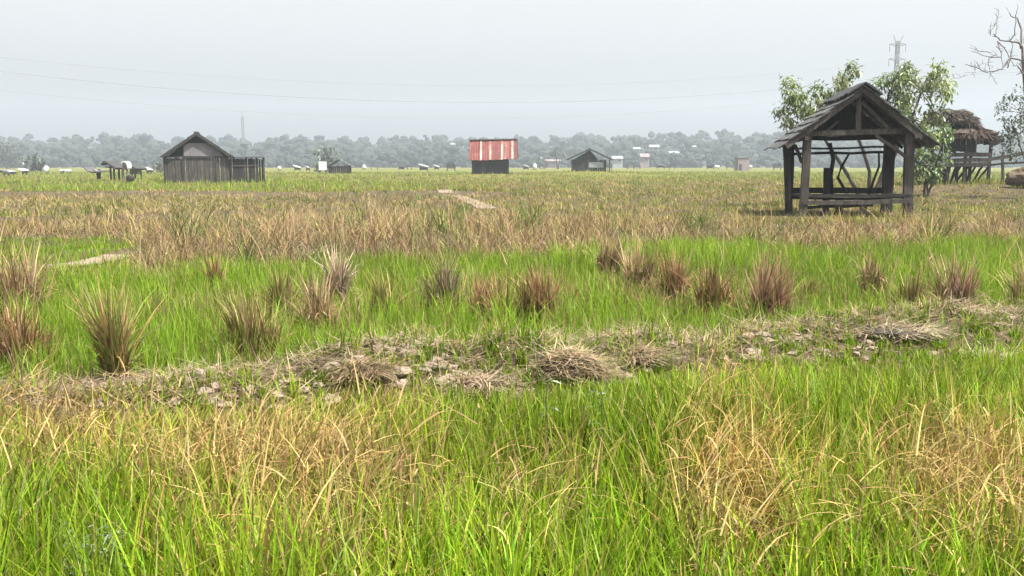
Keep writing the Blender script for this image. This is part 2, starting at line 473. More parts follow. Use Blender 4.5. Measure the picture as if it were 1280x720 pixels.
# roof slopes: courses of overlapping sheets
def roof_slope(side, ridge, eave_x, eave_z, y0, y1, rows, cols, th=.03, sag=.0, ragged=.05):
    mb = MB()
    nx_, nz_ = side * (ridge - eave_z), eave_x
    L = math.hypot(nx_, nz_); n = Vector((nx_ / L, 0, nz_ / L))
    top = Vector((0, 0, ridge)); low = Vector((side * eave_x, 0, eave_z))
    for r in range(rows):
        for c in range(cols):
            k0, k1 = r / rows - .02, (r + 1) / rows + .035
            ya, yb = y0 + (y1 - y0) * c / cols, y0 + (y1 - y0) * (c + 1) / cols
            if c == 0: ya += random.uniform(-ragged, ragged)
            if c == cols - 1: yb += random.uniform(-ragged, ragged)
            k1 += random.uniform(-.012, .02) + (random.uniform(0, ragged * .4) if r == rows - 1 else 0)
            lift0, lift1 = .012 + random.uniform(0, .012), .055 + random.uniform(0, .02)
            p = []
            for kk, lf in ((k0, lift0), (k1, lift1)):
                for yy in (ya, yb):
                    q = top.lerp(low, kk) + n * (lf - sag * math.sin(kk * 3.1)) + Vector((0, yy, 0)); p.append(q)
            a, b, c_, d = p[0], p[1], p[3], p[2]
            mb.quadstrip([[a, b, c_, d], [a + n * th, b + n * th, c_ + n * th, d + n * th]])
    return mb
roof_slope(-1, 3.53, 2.08, 1.93, -.28, DP + .35, 7, 5, ragged=.09).build('roof_slope', M['shingle'], hut)
roof_slope(1, 3.53, 1.93, 1.97, -.28, DP + .35, 7, 5, ragged=.09).build('roof_slope', M['shingle'], hut)
mb = MB()
y = -.36
while y < DP + .4:
    for s in (-1, 1):
        w = random.uniform(.42, .56); dz = w * .8
        a = Vector((0, y, 3.63 + random.uniform(0, .02))); b = Vector((s * w, y, 3.63 - dz + .06))
        a2, b2 = a + Vector((0, .34, .01)), b + Vector((0, .34, .01)); u = Vector((s * .028, 0, .035))
        mb.quadstrip([[a, b, b2, a2], [a + u, b + u, b2 + u, a2 + u]])
    y += .3
mb.build('ridge_cap', M['ridge'], hut)
mb = MB()
x = -1.5
while x < 1.5:
    top = 3.45 - abs(x + .07) * .80
    mb.box((x + .07, DP - .09 + random.uniform(-.004, .004), (2.3 + top) / 2), (.1445, .03, max(top - 2.3, .02))); x += .145
mb.build('gable_boards', M['board'], hut)
# deck
mb = MB(); y = .05
while y < DP - .05:
    mb.beam((-1.42 + random.uniform(-.05, .05), y, .53 + random.uniform(-.01, .01)), (1.45 + random.uniform(-.08, .04), y, .53), .10, .03, j=.006); y += .125
mb.build('deck', M['wood'], hut)
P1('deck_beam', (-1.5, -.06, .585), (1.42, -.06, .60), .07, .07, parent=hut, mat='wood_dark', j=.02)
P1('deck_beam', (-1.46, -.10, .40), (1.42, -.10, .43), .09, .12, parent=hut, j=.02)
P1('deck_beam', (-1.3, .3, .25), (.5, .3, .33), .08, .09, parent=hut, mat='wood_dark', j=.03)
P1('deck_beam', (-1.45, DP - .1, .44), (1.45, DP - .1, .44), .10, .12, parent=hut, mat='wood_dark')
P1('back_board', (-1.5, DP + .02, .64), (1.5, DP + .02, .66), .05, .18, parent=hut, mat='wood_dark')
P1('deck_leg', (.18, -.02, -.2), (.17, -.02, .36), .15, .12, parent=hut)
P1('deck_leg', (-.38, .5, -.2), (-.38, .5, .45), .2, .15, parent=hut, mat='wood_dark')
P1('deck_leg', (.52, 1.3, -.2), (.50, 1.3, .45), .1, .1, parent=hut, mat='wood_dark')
for pts, r in ((((-.22, DP - .3, .5), (-.30, DP - .3, 1.1), (-.24, DP - .3, 1.6), (-.36, DP - .3, 2.1)), (.07, .07, .06, .06)),
               (((.20, DP - .2, .62), (-.06, DP - .2, 1.05), (.02, DP - .2, 1.35), (.22, DP - .2, 1.75)), (.045, .05, .04, .03)),
               (((.92, DP - .1, .6), (1.02, DP - .1, 1.0), (1.15, DP - .1, 1.4), (1.12, DP - .1, 1.8)), (.04, .04, .035, .03))):
    MB().tube(pts, r).build('crooked_pole', M['wood_dark'], hut, smooth=True)

# ------------------------------------------------------------------ generic far buildings
def ground_at(p): return (p.x, p.y, h1(p.x, p.y))
def planks(mb, x0, x1, y, z0, z1, w=.16, gap=.02, miss=.0, th=.03, along='x'):
    x = x0
    while x < x1 - .02:
        ww = w * random.uniform(.8, 1.2)
        ww = min(ww, x1 - x)
        if random.random() > miss:
            zz0 = z0 + random.uniform(-.02, .1); zz1 = z1 + random.uniform(-.12, .04)
            if along == 'x': mb.box((x + ww / 2, y + random.uniform(-.008, .008), (zz0 + zz1) / 2), (ww, th, zz1 - zz0))
            else: mb.box((y + random.uniform(-.008, .008), x + ww / 2, (zz0 + zz1) / 2), (th, ww, zz1 - zz0))
        x += ww + gap * random.uniform(.4, 2)
    return mb

# plank barn on the left; 1 px = .063 m
p = PL['barn']; s = p.y / F
barn = thing('barn', 'weathered plank barn with pale gable sheet and low lean-to', 'barn', ground_at(at(248, 224, p.y)), R(17))
HW = 2.62; AZ = 3.88; EZ = 2.05; DB = 5.2
mb = MB(); planks(mb, -2.45, 2.5, 0, 0, 2.02, .17, .025, .05); mb.build('front_wall', M['wood'], barn)
for xx in (-2.45, 2.5): mb = MB(); planks(mb, 0, DB, xx, 0, 2.0, .18, .02, .03, along='y'); mb.build('side_wall', M['wood_dark'], barn)
mb = MB(); planks(mb, -2.45, 2.5, DB, 0, 2.0, .18, .03, .08); mb.build('back_wall', M['wood_dark'], barn)
MB().prism([(-1.02, 1.95), (2.1, 1.95), (1.2, 2.98), (.9, 3.12), (-.6, 3.10), (-.98, 2.9)], -.03, .01).build('gable_sheet', M['grey_sheet'], barn)
MB().prism([(-2.3, 2.02), (2.4, 2.02), (.0, 3.75)], .5, .53).build('gable_boards', M['board'], barn)
roof_slope(-1, AZ, HW, EZ, -.35, DB + .3, 5, 5).build('roof_slope', M['shingle'], barn)
roof_slope(1, AZ, HW, EZ, -.35, DB + .3, 5, 5).build('roof_slope', M['shingle'], barn)
P1('ridge_cap', (0, -.4, AZ + .06), (0, DB + .3, AZ + .06), .35, .1, 'shingle', parent=barn)
for sgn in (-1, 1): P1('barge_board', (0, -.36, AZ - .05), (sgn * HW, -.36, EZ - .05), .05, .2, 'board', parent=barn)
P1('tie_beam', (-2.5, -.05, 2.04), (2.5, -.05, 2.05), .1, .12, 'wood_dark', parent=barn)
for xx in (-2.45, -1.1, 1.3, 2.5): P1('post', (xx, -.06, -.2), (xx, -.06, 2.05), .13, .1, 'wood_dark', parent=barn)
lt = MB(); planks(lt, 2.6, 5.0, .25, 0, 1.98, .15, .035, .06); lt.build('lean_to_wall', M['wood_dark'], barn)
lt = MB(); planks(lt, 2.6, 5.0, 2.6, 0, 1.9, .15, .035, .3); planks(lt, .3, 2.6, 5.0, 0, 1.95, .15, .03, .1, along='y'); lt.build('lean_to_wall', M['wood_dark'], barn)
MB().beam((2.6, 1.4, 2.02), (5.12, 1.4, 2.06), 2.8, .06).build('lean_to_roof', M['shingle'], barn)
P1('post', (5.0, .18, -.2), (5.0, .18, 2.0), .12, .12, 'wood', parent=barn)
P1('wall_rail', (2.6, .2, 1.35), (5.0, .2, 1.36), .05, .08, 'wood', parent=barn)

# red roofed store; 1 px = .098 m
p = PL['red']; s = p.y / F
red = thing('red_roofed_shed', 'dark shed under a steep rusty red roof with bleached stripes', 'shed', ground_at(p), R(-3))
x0, x1 = (586 - 613) * s, (645 - 613) * s
zt, ze = (214 - 176) * s + .33, (214 - 201) * s + .33
nsh = 16
EDG = [0, .1, .2, .225, .265, .34, .42, .46, .5, .58, .665, .705, .77, .83, .88, .925, 1.0]
pal = [0, 0, 0, 1, 0, 0, 1, 2, 0, 0, 1, 2, 2, 0, 1, 0]
for i in range(nsh):
    xa, xb = x0 + (x1 - x0) * EDG[i], x0 + (x1 - x0) * EDG[i + 1]
    mb = MB(); drop = -.012 * 5 * i / nsh * -1
    ee = ze + .25 * i / nsh + random.uniform(-.06, .06); tt = zt + .1 * i / nsh + random.uniform(-.03, .03)
    sk = .25
    n = 8
    front, back = [], []
    for q in range(n + 1):
        u = q / n; xx = xa + (xb - xa) * u + .01; wv_ = .025 * math.sin(u * math.pi * 4)
        front.append((Vector((xx, 0 - wv_, tt)), Vector((xx + sk * .4, -1.7 - wv_, ee))))
    mb.quadstrip([[a for a, b in front], [b for a, b in front]], close=False)
    mb.quadstrip([[a + Vector((0, .03, -.03)) for a, b in front], [b + Vector((0, .03, -.03)) for a, b in front]], close=False)
    mb.build('roof_sheet', M[('rust', 'pink', 'halfpink')[pal[i]]], red, label=(None, 'bleached pink roof sheet', 'patchy half bleached roof sheet')[pal[i]])
MB().prism([(x0 + .1, 0), (x1, 0), (x1, zt - ze), (x0 + .1, zt - ze)], .02, .05)
mb = MB()
mb.quadstrip([[(x0, .02, zt - .03), (x1, .02, zt + .06), (x1 + .1, 1.9, ze + .3), (x0 + .1, 1.9, ze)], [(x0, .02, zt + .01), (x1, .02, zt + .10), (x1 + .1, 1.9, ze + .34), (x0 + .1, 1.9, ze + .04)]])
mb.build('back_roof', M['rust'], red)
P1('ridge_cap', (x0 - .05, 0, zt + .06), (x1 + .08, 0, zt + .15), .4, .09, 'grey_sheet', parent=red)
mb = MB(); mb.quadstrip([[(x1 + .02, -1.5, ze + .25), (x1 + .02, 0, zt), (x1 + .02, 1.7, ze + .3)], [(x1 + .07, -1.5, ze + .25), (x1 + .07, 0, zt), (x1 + .07, 1.7, ze + .3)]])
mb.build('gable_boards', M['board'], red)
wx0, wx1 = (591 - 613) * s, (634 - 613) * s
mb = MB(); planks(mb, wx0, wx1, -1.25, 0, ze + .1, .3, .02, 0); mb.build('front_wall', M['wood_dark'], red)
for xx in (wx0, wx1): mb = MB(); planks(mb, -1.25, 1.6, xx, 0, ze + .4, .3, .02, 0, along='y'); mb.build('side_wall', M['wood_dark'], red)
mb = MB(); planks(mb, wx0, wx1, 1.6, 0, ze + .2, .3, .02, 0); mb.build('back_wall', M['wood_dark'], red)
P1('crossbeam', (wx0 - .1, -1.32, ze - .25), (wx1 + .1, -1.32, ze - .2), .1, .14, 'wood', parent=red)
for xx in (wx0, wx1): P1('post', (xx, -1.33, -.2), (xx, -1.33, ze + .1), .16, .14, 'wood_dark', parent=red)

# dark gabled hut; 1 px = .112 m
p = PL['dark']; s = p.y / F
dk = thing('gabled_hut', 'low black gabled hut with a pale panel beside the red shed', 'hut', ground_at(p), R(-6))
az, ez, hw = (211 - 187) * s + .33, (211 - 200) * s + .33, 28 * s
roof_slope(-1, az, hw, ez, -.4, 4.2, 4, 4).build('roof_slope', M['ridge'], dk)
roof_slope(1, az, hw, ez, -.4, 4.2, 4, 4).build('roof_slope', M['ridge'], dk)
for sgn in (-1, 1): P1('barge_board', (0, -.42, az), (sgn * hw, -.42, ez), .06, .22, 'ridge', parent=dk)
mb = MB(); planks(mb, -2.5, -.2, 0, 0, ez + .1, .3, .02); mb.build('front_wall', M['board'], dk)
mb = MB(); planks(mb, -2.5, 2.3, .9, 0, ez, .3, .02); mb.build('inner_wall', M['board'], dk)
mb = MB(); planks(mb, 0, 3.8, -2.5, 0, ez, .3, .02, 0, along='y'); mb.build('side_wall', M['board'], dk)
MB().prism([(-2.3, ez), (1.2, ez), (0, az - .1)], .02, .05).build('gable_boards', M['board'], dk)
MB().box((.95, -.05, .33 + .55), (2.1, .05, .75)).build('panel', M['bluegrey'], dk)
for xx in (-2.45, -.2, 2.0, 2.75): P1('post', (xx, -.12, -.2), (xx, -.12, ez + .05), .15, .15, 'wood', parent=dk)
P1('strut', (.1, -.1, az - .3), (.9, -.1, ez + .25), .1, .1, 'wood', parent=dk)
P1('finial', (0, -.42, az), (0, -.42, az + .3), .12, .1, 'ridge', parent=dk)

# hut with white sign board behind it
p = PL['sheet']; s = p.y / F
hb = thing('gabled_hut', 'low dark hut with an open gable beside a square white board', 'hut', ground_at(at(424, 214, p.y)), R(5))
az, ez, hw = 14 * s + .33, 5 * s + .33, 15 * s
roof_slope(-1, az, hw, ez, -.3, 3.4, 4, 4).build('roof_slope', M['ridge'], hb)
roof_slope(1, az, hw * 1.1, ez, -.3, 3.4, 4, 4).build('roof_slope', M['shingle'], hb)
mb = MB(); planks(mb, -1.5, 1.5, .1, 0, ez + .2, .25, .02); mb.build('front_wall', M['board'], hb)
for xx in (-1.5, 1.5): mb = MB(); planks(mb, .1, 3.0, xx, 0, ez + .2, .25, .02, along='y'); mb.build('side_wall', M['board'], hb)
P1('crossbeam', (-1.7, -.1, ez + .25), (1.7, -.1, ez + .25), .12, .1, 'grey_sheet', parent=hb)
for xx in (-1.5, 1.5): P1('post', (xx, -.05, -.2), (xx, -.05, ez + .3), .14, .14, 'wood_dark', parent=hb)
wb = thing('white_board', 'square white board on two posts left of the low dark hut', 'board', ground_at(at(403.5, 214, p.y - 2)))
MB().box((0, 0, .33 + 6.8 * s), (9.6 * s, .05, 10.5 * s)).build('panel', M['white'], wb)
for xx in (-.45, .45): P1('post', (xx, .06, -.2), (xx, .06, 1.7), .08, .08, 'wood_dark', parent=wb)

# thatched hut and its rail on the right; 1 px = .041 m
p = PL['thatched']; s = p.y / F
th = thing('thatched_hut', 'collapsing thatched hut with a humped straw roof beside the leafy tree', 'hut', ground_at(p), R(-5))
def thx(px): return (px - 1214) * s
def thz(py): return (222 - py) * s + .33
def straw_fringe(mb, cols, n, sampler, base, ln=(.25, .5)):
    for i in range(n):
        c, d = sampler()
        L = random.uniform(*ln); w = random.uniform(.012, .035)
        d = d.normalized(); sde = d.cross(Vector((random.uniform(-1, 1), random.uniform(-1, 1), .6))).normalized() * w
        b = len(mb.v); m_ = c + d * L * .5 + Vector((0, 0, -.0)); e = c + d * L + Vector((0, 0, -.12 * L))
        mb.v += [tuple(c - sde), tuple(c + sde), tuple(m_ + sde), tuple(m_ - sde), tuple(e)]
        mb.f += [(b, b + 1, b + 2, b + 3), (b + 3, b + 2, b + 4)]
        v = np.array(base) * random.uniform(.55, 1.25)
        cols += [list(v) + [1]] * 5
def hump(name, cx, cz, rx, ry, rz, mat, seed, flat=.25, base=(.2, .16, .12), nst=500):
    mb = MB(); mb.blob((cx, 1.4, cz), (rx, ry, rz), 3, .34, 2.1, seed)
    mb.v = [(x, y, max(z, cz - rz * flat)) for x, y, z in mb.v]
    o = mb.build(name, M[mat], th, smooth=False)
    fm = MB(); cols = []
    def smp():
        a = random.uniform(0, 2 * math.pi); e = random.uniform(-.2, 1.2)
        n = Vector((math.cos(a) * math.cos(e), math.sin(a) * math.cos(e), math.sin(e)))
        c = Vector((cx + n.x * rx * .97, 1.4 + n.y * ry * .97, max(cz + n.z * rz * .97, cz - rz * flat)))
        return c, Vector((n.x * .6 + random.uniform(-.3, .3), n.y * .6 + random.uniform(-.3, .3), -.55 + random.uniform(-.3, .5)))
    straw_fringe(fm, cols, nst, smp, base)
    fm.c = cols; fm.build('loose_straw', M['straw'], o)
hump('upper_thatch', thx(1195), thz(152), 29 * s, 1.3, 15.5 * s, 'thatch', 3, .30, (.085, .07, .058), 1500)
hump('upper_thatch', thx(1212), thz(156), 15 * s, 1.2, 13 * s, 'thatch', 6, .30, (.08, .066, .055), 500)
hump('lower_thatch', thx(1214), thz(172), 36 * s, 1.75, 15 * s, 'thatch_red', 9, .18, (.095, .07, .054), 1100)
mb = MB(); planks(mb, thx(1180), thx(1206), .1, thz(192), thz(168), .14, .006, 0); mb.build('wall', M['board'], th)
mb = MB(); planks(mb, thx(1209), thx(1219), .1, thz(192), thz(168), .14, .006, 0); mb.build('wall', M['board'], th)
mb = MB(); planks(mb, thx(1219), thx(1240), .12, thz(182), thz(168), .14, .01, 0); mb.build('wall', M['board'], th)
mb = MB(); planks(mb, thx(1182), thx(1205), 2.6, thz(190), thz(166), .14, .03, .1); mb.build('back_wall', M['board'], th)
mb = MB(); planks(mb, thx(1184), thx(1232), 1.6, -.1, thz(207), .16, .05, .3); mb.build('underfloor_dark_fill', M['board'], th)  # dark boards added to darken the space below the floor
for px, y in ((1186, .1), (1205, .05), (1235, .1), (1186, 2.5), (1235, 2.5)): P1('post', (thx(px), y, -.2), (thx(px) + .04, y, thz(166)), .13, .13, 'wood_dark', parent=th, j=.02)
MB().beam((thx(1232), -.05, thz(181)), (thx(1247), -.1, thz(174)), .12, .35, j=.02).build('eave_board', M['board'], th)
for z0 in (194.5, 201, 206.5): P1('rail', (thx(1181), -.03, thz(z0)), (thx(1236), -.04, thz(z0 - 1)), .06, .2, 'wood', parent=th, j=.02)
mb = MB(); planks(mb, thx(1183), thx(1236), 1.3, thz(209), thz(207), 2.2, .0); mb.build('floor', M['wood_dark'], th)
for i in range(9):
    xx = thx(1184 + i * 6.4); P1('leg', (xx, .3 + random.uniform(0, 1.8), -.2), (xx + random.uniform(-.1, .1), .3, thz(208)), .08, .08, 'wood_dark' if i % 3 else 'wood', parent=th, j=.02)
fr = thing('rail_fence', 'rough grey pole fence running from the thatched hut', 'fence', ground_at(at(1260, 222, p.y - .5)), 0)
fb = fr.location
def fz(px, py, d): q = at(px, py, d); return (q.x - fb.x, q.y - fb.y, q.z - fb.z)
P1('rail', fz(1234, 200, p.y - .5), fz(1330, 182, p.y - 1), .08, .17, 'wood', parent=fr, j=.02)
P1('rail', fz(1238, 206, p.y - .4), fz(1330, 199, p.y - .9), .06, .09, 'wood', parent=fr, j=.03)
for px in (1253, 1286, 1320): P1('post', fz(px, 228, p.y - .6), fz(px + 1, 190 - (px - 1253) * .15, p.y - .6), .1, .1, 'wood', parent=fr, j=.02)
hp = at(1280, 216, 44)
MOUNDS.append((hp.x, hp.y, 3, .15))
mb = MB(); mb.blob((0, 0, 0), (.95, .8, .6), 3, .3, 1.6, 4)
ob = mb.build('straw_heap', M['heap'], smooth=False); ob.location = (hp.x + .2, hp.y, h1(hp.x, hp.y) + .33)
tag(ob, 'rounded brown straw heap under the pole fence', 'straw heap')

# twin slanted roof shelters at the far left; 1 px = .068 m
p = PL['twin']; s = p.y / F
def lx(px, c): return (px - c) * s
def lz(py): return (221 - py) * s + .33
t1 = thing('slant_roof_shelter', 'thin black slanted roof on bare posts standing left of the white draped frame', 'shelter', ground_at(at(145, 221, p.y)), 0)
MB().beam((lx(138, 145), 0, lz(202)), (lx(152, 145), 0, lz(211)), 2.2, .16, up=(0, 0, 1), j=.01).build('roof', M['ridge'], t1)
MB().beam((lx(138, 145), 0, lz(202)), (lx(134, 145), 0, lz(206)), 2.2, .12, up=(0, 0, 1), j=.01).build('roof', M['ridge'], t1)
for px, y in ((144, -.8), (148, -.8), (144, .8), (148.5, .8)): P1('post', (lx(px, 145), y, -.2), (lx(px, 145), y, lz(208)), .12, .12, 'wood_dark', parent=t1)
P1('rail', (lx(130, 145), .3, lz(209)), (lx(146, 145), .3, lz(210)), .08, .1, 'wood', parent=t1)
t2 = thing('slant_roof_shelter', 'sloping dark roof over a grey box right of the white draped frame', 'shelter', ground_at(at(170, 220, p.y + 6)), 0)
MB().beam((lx(164, 170), 0, lz(203)), (lx(178, 170), 0, lz(211)), 2.4, .16, j=.01).build('roof', M['ridge'], t2)
MB().box((lx(167, 170), .3, lz(213)), (.55, 1, .6)).build('box', M['grey_sheet'], t2)
for px in (165, 169, 177): P1('post', (lx(px, 170), 0, -.2), (lx(px, 170), 0, lz(210 if px > 170 else 206)), .1, .1, 'wood_dark', parent=t2)
t3 = thing('draped_frame', 'standing wooden frame with a curved white sheet hanging over its top', 'frame', ground_at(at(158, 224, p.y - 5)), 0)
k3 = (p.y - 5) / F
for px in (154.2, 159): P1('post', ((px - 158) * k3, 0, -.2), ((px + .8 - 158) * k3, 0, 16 * k3 + .33), .11, .11, 'mauve', parent=t3, j=.015)
MB().box((-1 * k3, 0, 13.5 * k3 + .33), (4.6 * k3, .25, 6.5 * k3)).build('panel', M['mauve'], t3)
mb = MB(); arc = [(-3, 18.5), (-2, 20.3), (0, 21.2), (2, 20.6), (3.6, 19), (4.3, 16), (4.2, 13)]
mb.quadstrip([[(x * k3, -.35, z * k3 + .33) for x, z in arc], [(x * k3, .5, z * k3 + .33) for x, z in arc]], close=False)
mb.quadstrip([[(x * k3 * .9, .5, z * k3 + .25) for x, z in arc], [(x * k3 * .9, -.35, z * k3 + .25) for x, z in arc]], close=False)
mb.quadstrip([[(x * k3, -.35, z * k3 + .33) for x, z in arc], [(x * k3 * .9, -.35, z * k3 + .25) for x, z in arc]], close=False)
mb.build('sheet', M['white'], t3, smooth=True)
mb = MB(); mb.blob((6.3 * k3, -.2, .35), (4.2 * k3, .5, .32), 2, .3, 1.5, 8)
lo = mb.build('brush_pile', M['board']); lo.location = t3.location
tag(lo, 'small dark brush pile at the foot of the white draped frame', 'pile')
t4 = thing('slumped_roof', 'slumped pale roof sheets lying on a stump at the far left', 'roof wreck', ground_at(at(122, 221, p.y + 4)), 0)
mb = MB(); a4 = [(111, 208), (115, 212.5), (121, 214)]; mb.quadstrip([[(lx(x, 122), -.9, lz(z)) for x, z in a4] + [(lx(x, 122), -.9, lz(z + 1.6)) for x, z in a4[::-1]], [(lx(x, 122), .9, lz(z)) for x, z in a4] + [(lx(x, 122), .9, lz(z + 1.6)) for x, z in a4[::-1]]]); mb.build('roof_sheet', M['shingle'], t4)
mb = MB(); a4 = [(122, 211), (127, 213), (135, 212)]; mb.quadstrip([[(lx(x, 122), -.9, lz(z)) for x, z in a4] + [(lx(x, 122), -.9, lz(z + 1.8)) for x, z in a4[::-1]], [(lx(x, 122), .9, lz(z)) for x, z in a4] + [(lx(x, 122), .9, lz(z + 1.8)) for x, z in a4[::-1]]]); mb.build('roof_sheet', M['grey_sheet'], t4)
P1('post', (lx(124, 122), 0, -.2), (lx(123.5, 122), 0, lz(211)), .28, .25, 'board', parent=t4)

# the many small shelters strung along the far edge of the field
def far_shelter(px, base, w, h, style, mat, label, group='small shelters along the far edge of the field'):
    d = min(max((EYE - .33) / max(base - HOR, 3) * F, 120), 300)
    q = at(px, base, d); k_ = d / F; g0 = h1(q.x, q.y); zz = q.z - g0
    o = thing('small_shelter', label, 'shelter', (q.x, q.y, g0), 0, group)
    W_, H_ = w * k_ * .92, h * k_ * .85
    if style == 'arch':
        n = 9; ring = []
        for rr in (1.0, .72):
            ring.append([(math.cos(math.pi * i / (n - 1)) * W_ / 2 * rr, zz + H_ * .45 + math.sin(math.pi * i / (n - 1)) * H_ * .55 * rr) for i in range(n)])
        poly = ring[0] + ring[1][::-1]
        MB().prism(poly, -.8, .8).build('roof', M['ridge'], o)
        for sg in (-1, 1): P1('post', (sg * W_ * .43, -.5, -.2), (sg * W_ * .43, -.5, zz + H_ * .45), W_ * .12, .2, 'board', parent=o)
        MB().box((0, .9, zz + H_ * .42), (W_ * .7, .05, H_ * .6)).build('sheet', M[mat], o)
    elif style == 'lean':
        MB().beam((-W_ / 2, -.3, zz + H_), (W_ / 2, -.3, zz + H_ * .5), 1.8, H_ * .16, j=.01).build('roof', M[mat], o)
        for xx, hh in ((-W_ * .42, .85), (W_ * .38, .45)): P1('post', (xx, 0, -.2), (xx, 0, zz + H_ * hh), .16, .16, 'wood_dark', parent=o)
        MB().box((-W_ * .05, .5, zz + H_ * .2), (W_ * .7, .4, H_ * .5)).build('wall', M['wood_dark'], o)
    elif style == 'gable':
        roof_slope(-1, zz + H_, W_ / 2, zz + H_ * .5, -.6, 1.6, 2, 2).build('roof_slope', M[mat], o)
        roof_slope(1, zz + H_, W_ / 2, zz + H_ * .5, -.6, 1.6, 2, 2).build('roof_slope', M[mat], o)
        for xx in (-W_ * .3, W_ * .3): P1('post', (xx, 0, -.2), (xx, 0, zz + H_ * .6), .18, .18, 'board', parent=o)
    elif style == 'sheet':
        mb = MB(); mb.blob((0, 0, zz + H_ * .45), (W_ / 2, .8, H_ * .6), 2, .25, 1.2, px)
        mb.build('sheet', M[mat], o, smooth=True)
        for xx in (-W_ * .3, W_ * .3): P1('post', (xx, .2, -.2), (xx, .2, zz + H_ * .4), .12, .12, 'wood_dark', parent=o)
    return o
FS = [(3.5, 218, 12, 6, 'arch', 'white', 'dark arched shelter with a white back at the far left edge'),
      (14, 217, 9, 5, 'lean', 'bluegrey', 'pale low lean-to next to the arched shelter at the left edge'),
      (31, 216, 6, 6, 'lean', 'white', 'tilted white sheet just left of the round grey bush'),
      (58, 215, 4.5, 9, 'sheet', 'white', 'upright white sheet against the right side of the grey bush'),
      (77, 215, 5, 3.5, 'sheet', 'bluegrey', 'dull grey sheet left of a brighter white one in the left field'),
      (85, 215, 7, 4, 'sheet', 'white', 'bright white sheet alone in the left field before the slumped roof'),
      (186.5, 215, 7, 6, 'lean', 'white', 'slanted white sheet just left of the plank barn'),
      (349.5, 212, 5, 5, 'sheet', 'white', 'small white sheet in the open just right of the barn lean-to'),
      (372, 212, 9, 6, 'lean', 'white', 'white slanted sheet between the barn and the square board'),
      (385, 212, 5, 5, 'lean', 'bluegrey', 'grey small lean-to just left of the square white board'),
      (455, 211, 6, 5.5, 'sheet', 'white', 'white sheet right of the low dark hut with open gable'),
      (468, 211, 14, 3, 'gable', 'shingle', 'very low dark shelter next to the white sheet right of the low hut'),
      (502, 211, 9, 6, 'lean', 'shingle', 'dark leaning shelter at the left of a row near the middle'),
      (512, 211, 9, 6, 'gable', 'ridge', 'dark round-topped gabled shelter second in the row near the middle'),
      (530, 212, 13, 8, 'lean', 'white', 'wide white-roofed lean-to in the row left of the red shed'),
      (546, 211, 7, 5.5, 'lean', 'white', 'small white lean-to next to the dark arch left of the red shed'),
      (564, 212, 12, 12, 'arch', 'bluegrey', 'tall dark arched shelter closest to the red shed on its left'),
      (657.5, 211, 8, 6, 'lean', 'white', 'white leaning sheet with dark post right of the red shed'),
      (668.5, 211, 5.5, 7, 'sheet', 'white', 'upright white sheet second to the right of the red shed'),
      (762, 211, 8, 9, 'gable', 'ridge', 'thin dark shelter touching the right of the black gabled hut'),
      (788, 210, 10, 9, 'arch', 'white', 'round dark shelter with a bright white back right of the black hut'),
      (798, 210, 7, 4, 'gable', 'ridge', 'low grey shelter just right of the round white-backed one'),
      (826, 209, 12, 5, 'lean', 'bluegrey', 'long flat grey lean-to standing out beyond the round white-backed one'),
      (840, 209, 8, 6, 'arch', 'bluegrey', 'hazy grey arched shelter below the far houses'),
      (888, 210, 11, 8, 'lean', 'shingle', 'dull sloping roof shelter left of the mushroom-shaped one'),
      (896, 210, 8, 4, 'sheet', 'white', 'white sheet at the left foot of the mushroom-shaped shelter'),
      (912.5, 210.5, 16, 13, 'gable', 'ridge', 'mushroom-shaped dark gabled shelter left of the mauve store'),
      (938, 210, 5, 4, 'sheet', 'white', 'small white sheet at the right foot of the mauve store'),
      (971, 211, 11, 9, 'arch', 'bluegrey', 'arched shelter seen just past the left eave of the open hut')]
for a in FS: far_shelter(*a)
d = 235; q = at(929.5, 210, d); k_ = d / F
ms = thing('mauve_store', 'mauve square store standing right of the mushroom-shaped shelter', 'store', ground_at(q), R(4))
MB().box((0, 1.5, 1.6), (14 * k_, 3, 3.2)).build('wall', M['mauve'], ms)
MB().beam((-8 * k_, 1.5, 3.3), (8.4 * k_, 1.5, 3.4), 3.4, .2).build('roof', M['grey_sheet'], ms)
MB().box((-4 * k_, -.02, .9), (3.4 * k_, .06, 1.6)).build('door', M['board'], ms)

# pale houses on the far slope
for px, base, w, h, wall, label in HOUSES:
    d = 520 if base < 199 else 430
    q = at(px, base, d); k_ = d / F
    o = thing('far_house', label, 'house', (q.x, q.y, q.z), R(random.uniform(-8, 8)), 'houses on the far slope')
    W_, H_ = w * k_, h * k_
    MB().box((0, 3, H_ * .3 - 3), (W_ * .9, 6, H_ * .6 + 6)).build('wall', M[wall], o)
    mb = MB(); mb.quadstrip([[(-W_ / 2, -.8, H_ * .58), (-W_ / 2, 3, H_), (-W_ / 2, 6.8, H_ * .58)], [(W_ / 2, -.8, H_ * .58), (W_ / 2, 3, H_), (W_ / 2, 6.8, H_ * .58)]])
    mb.build('roof', M['bluegrey'] if wall == 'bluegrey' else M['mauve'], o)
    MB().box((W_ * .15, -.02, H_ * .3), (W_ * .2, .1, H_ * .3)).build('window', M['board'], o)

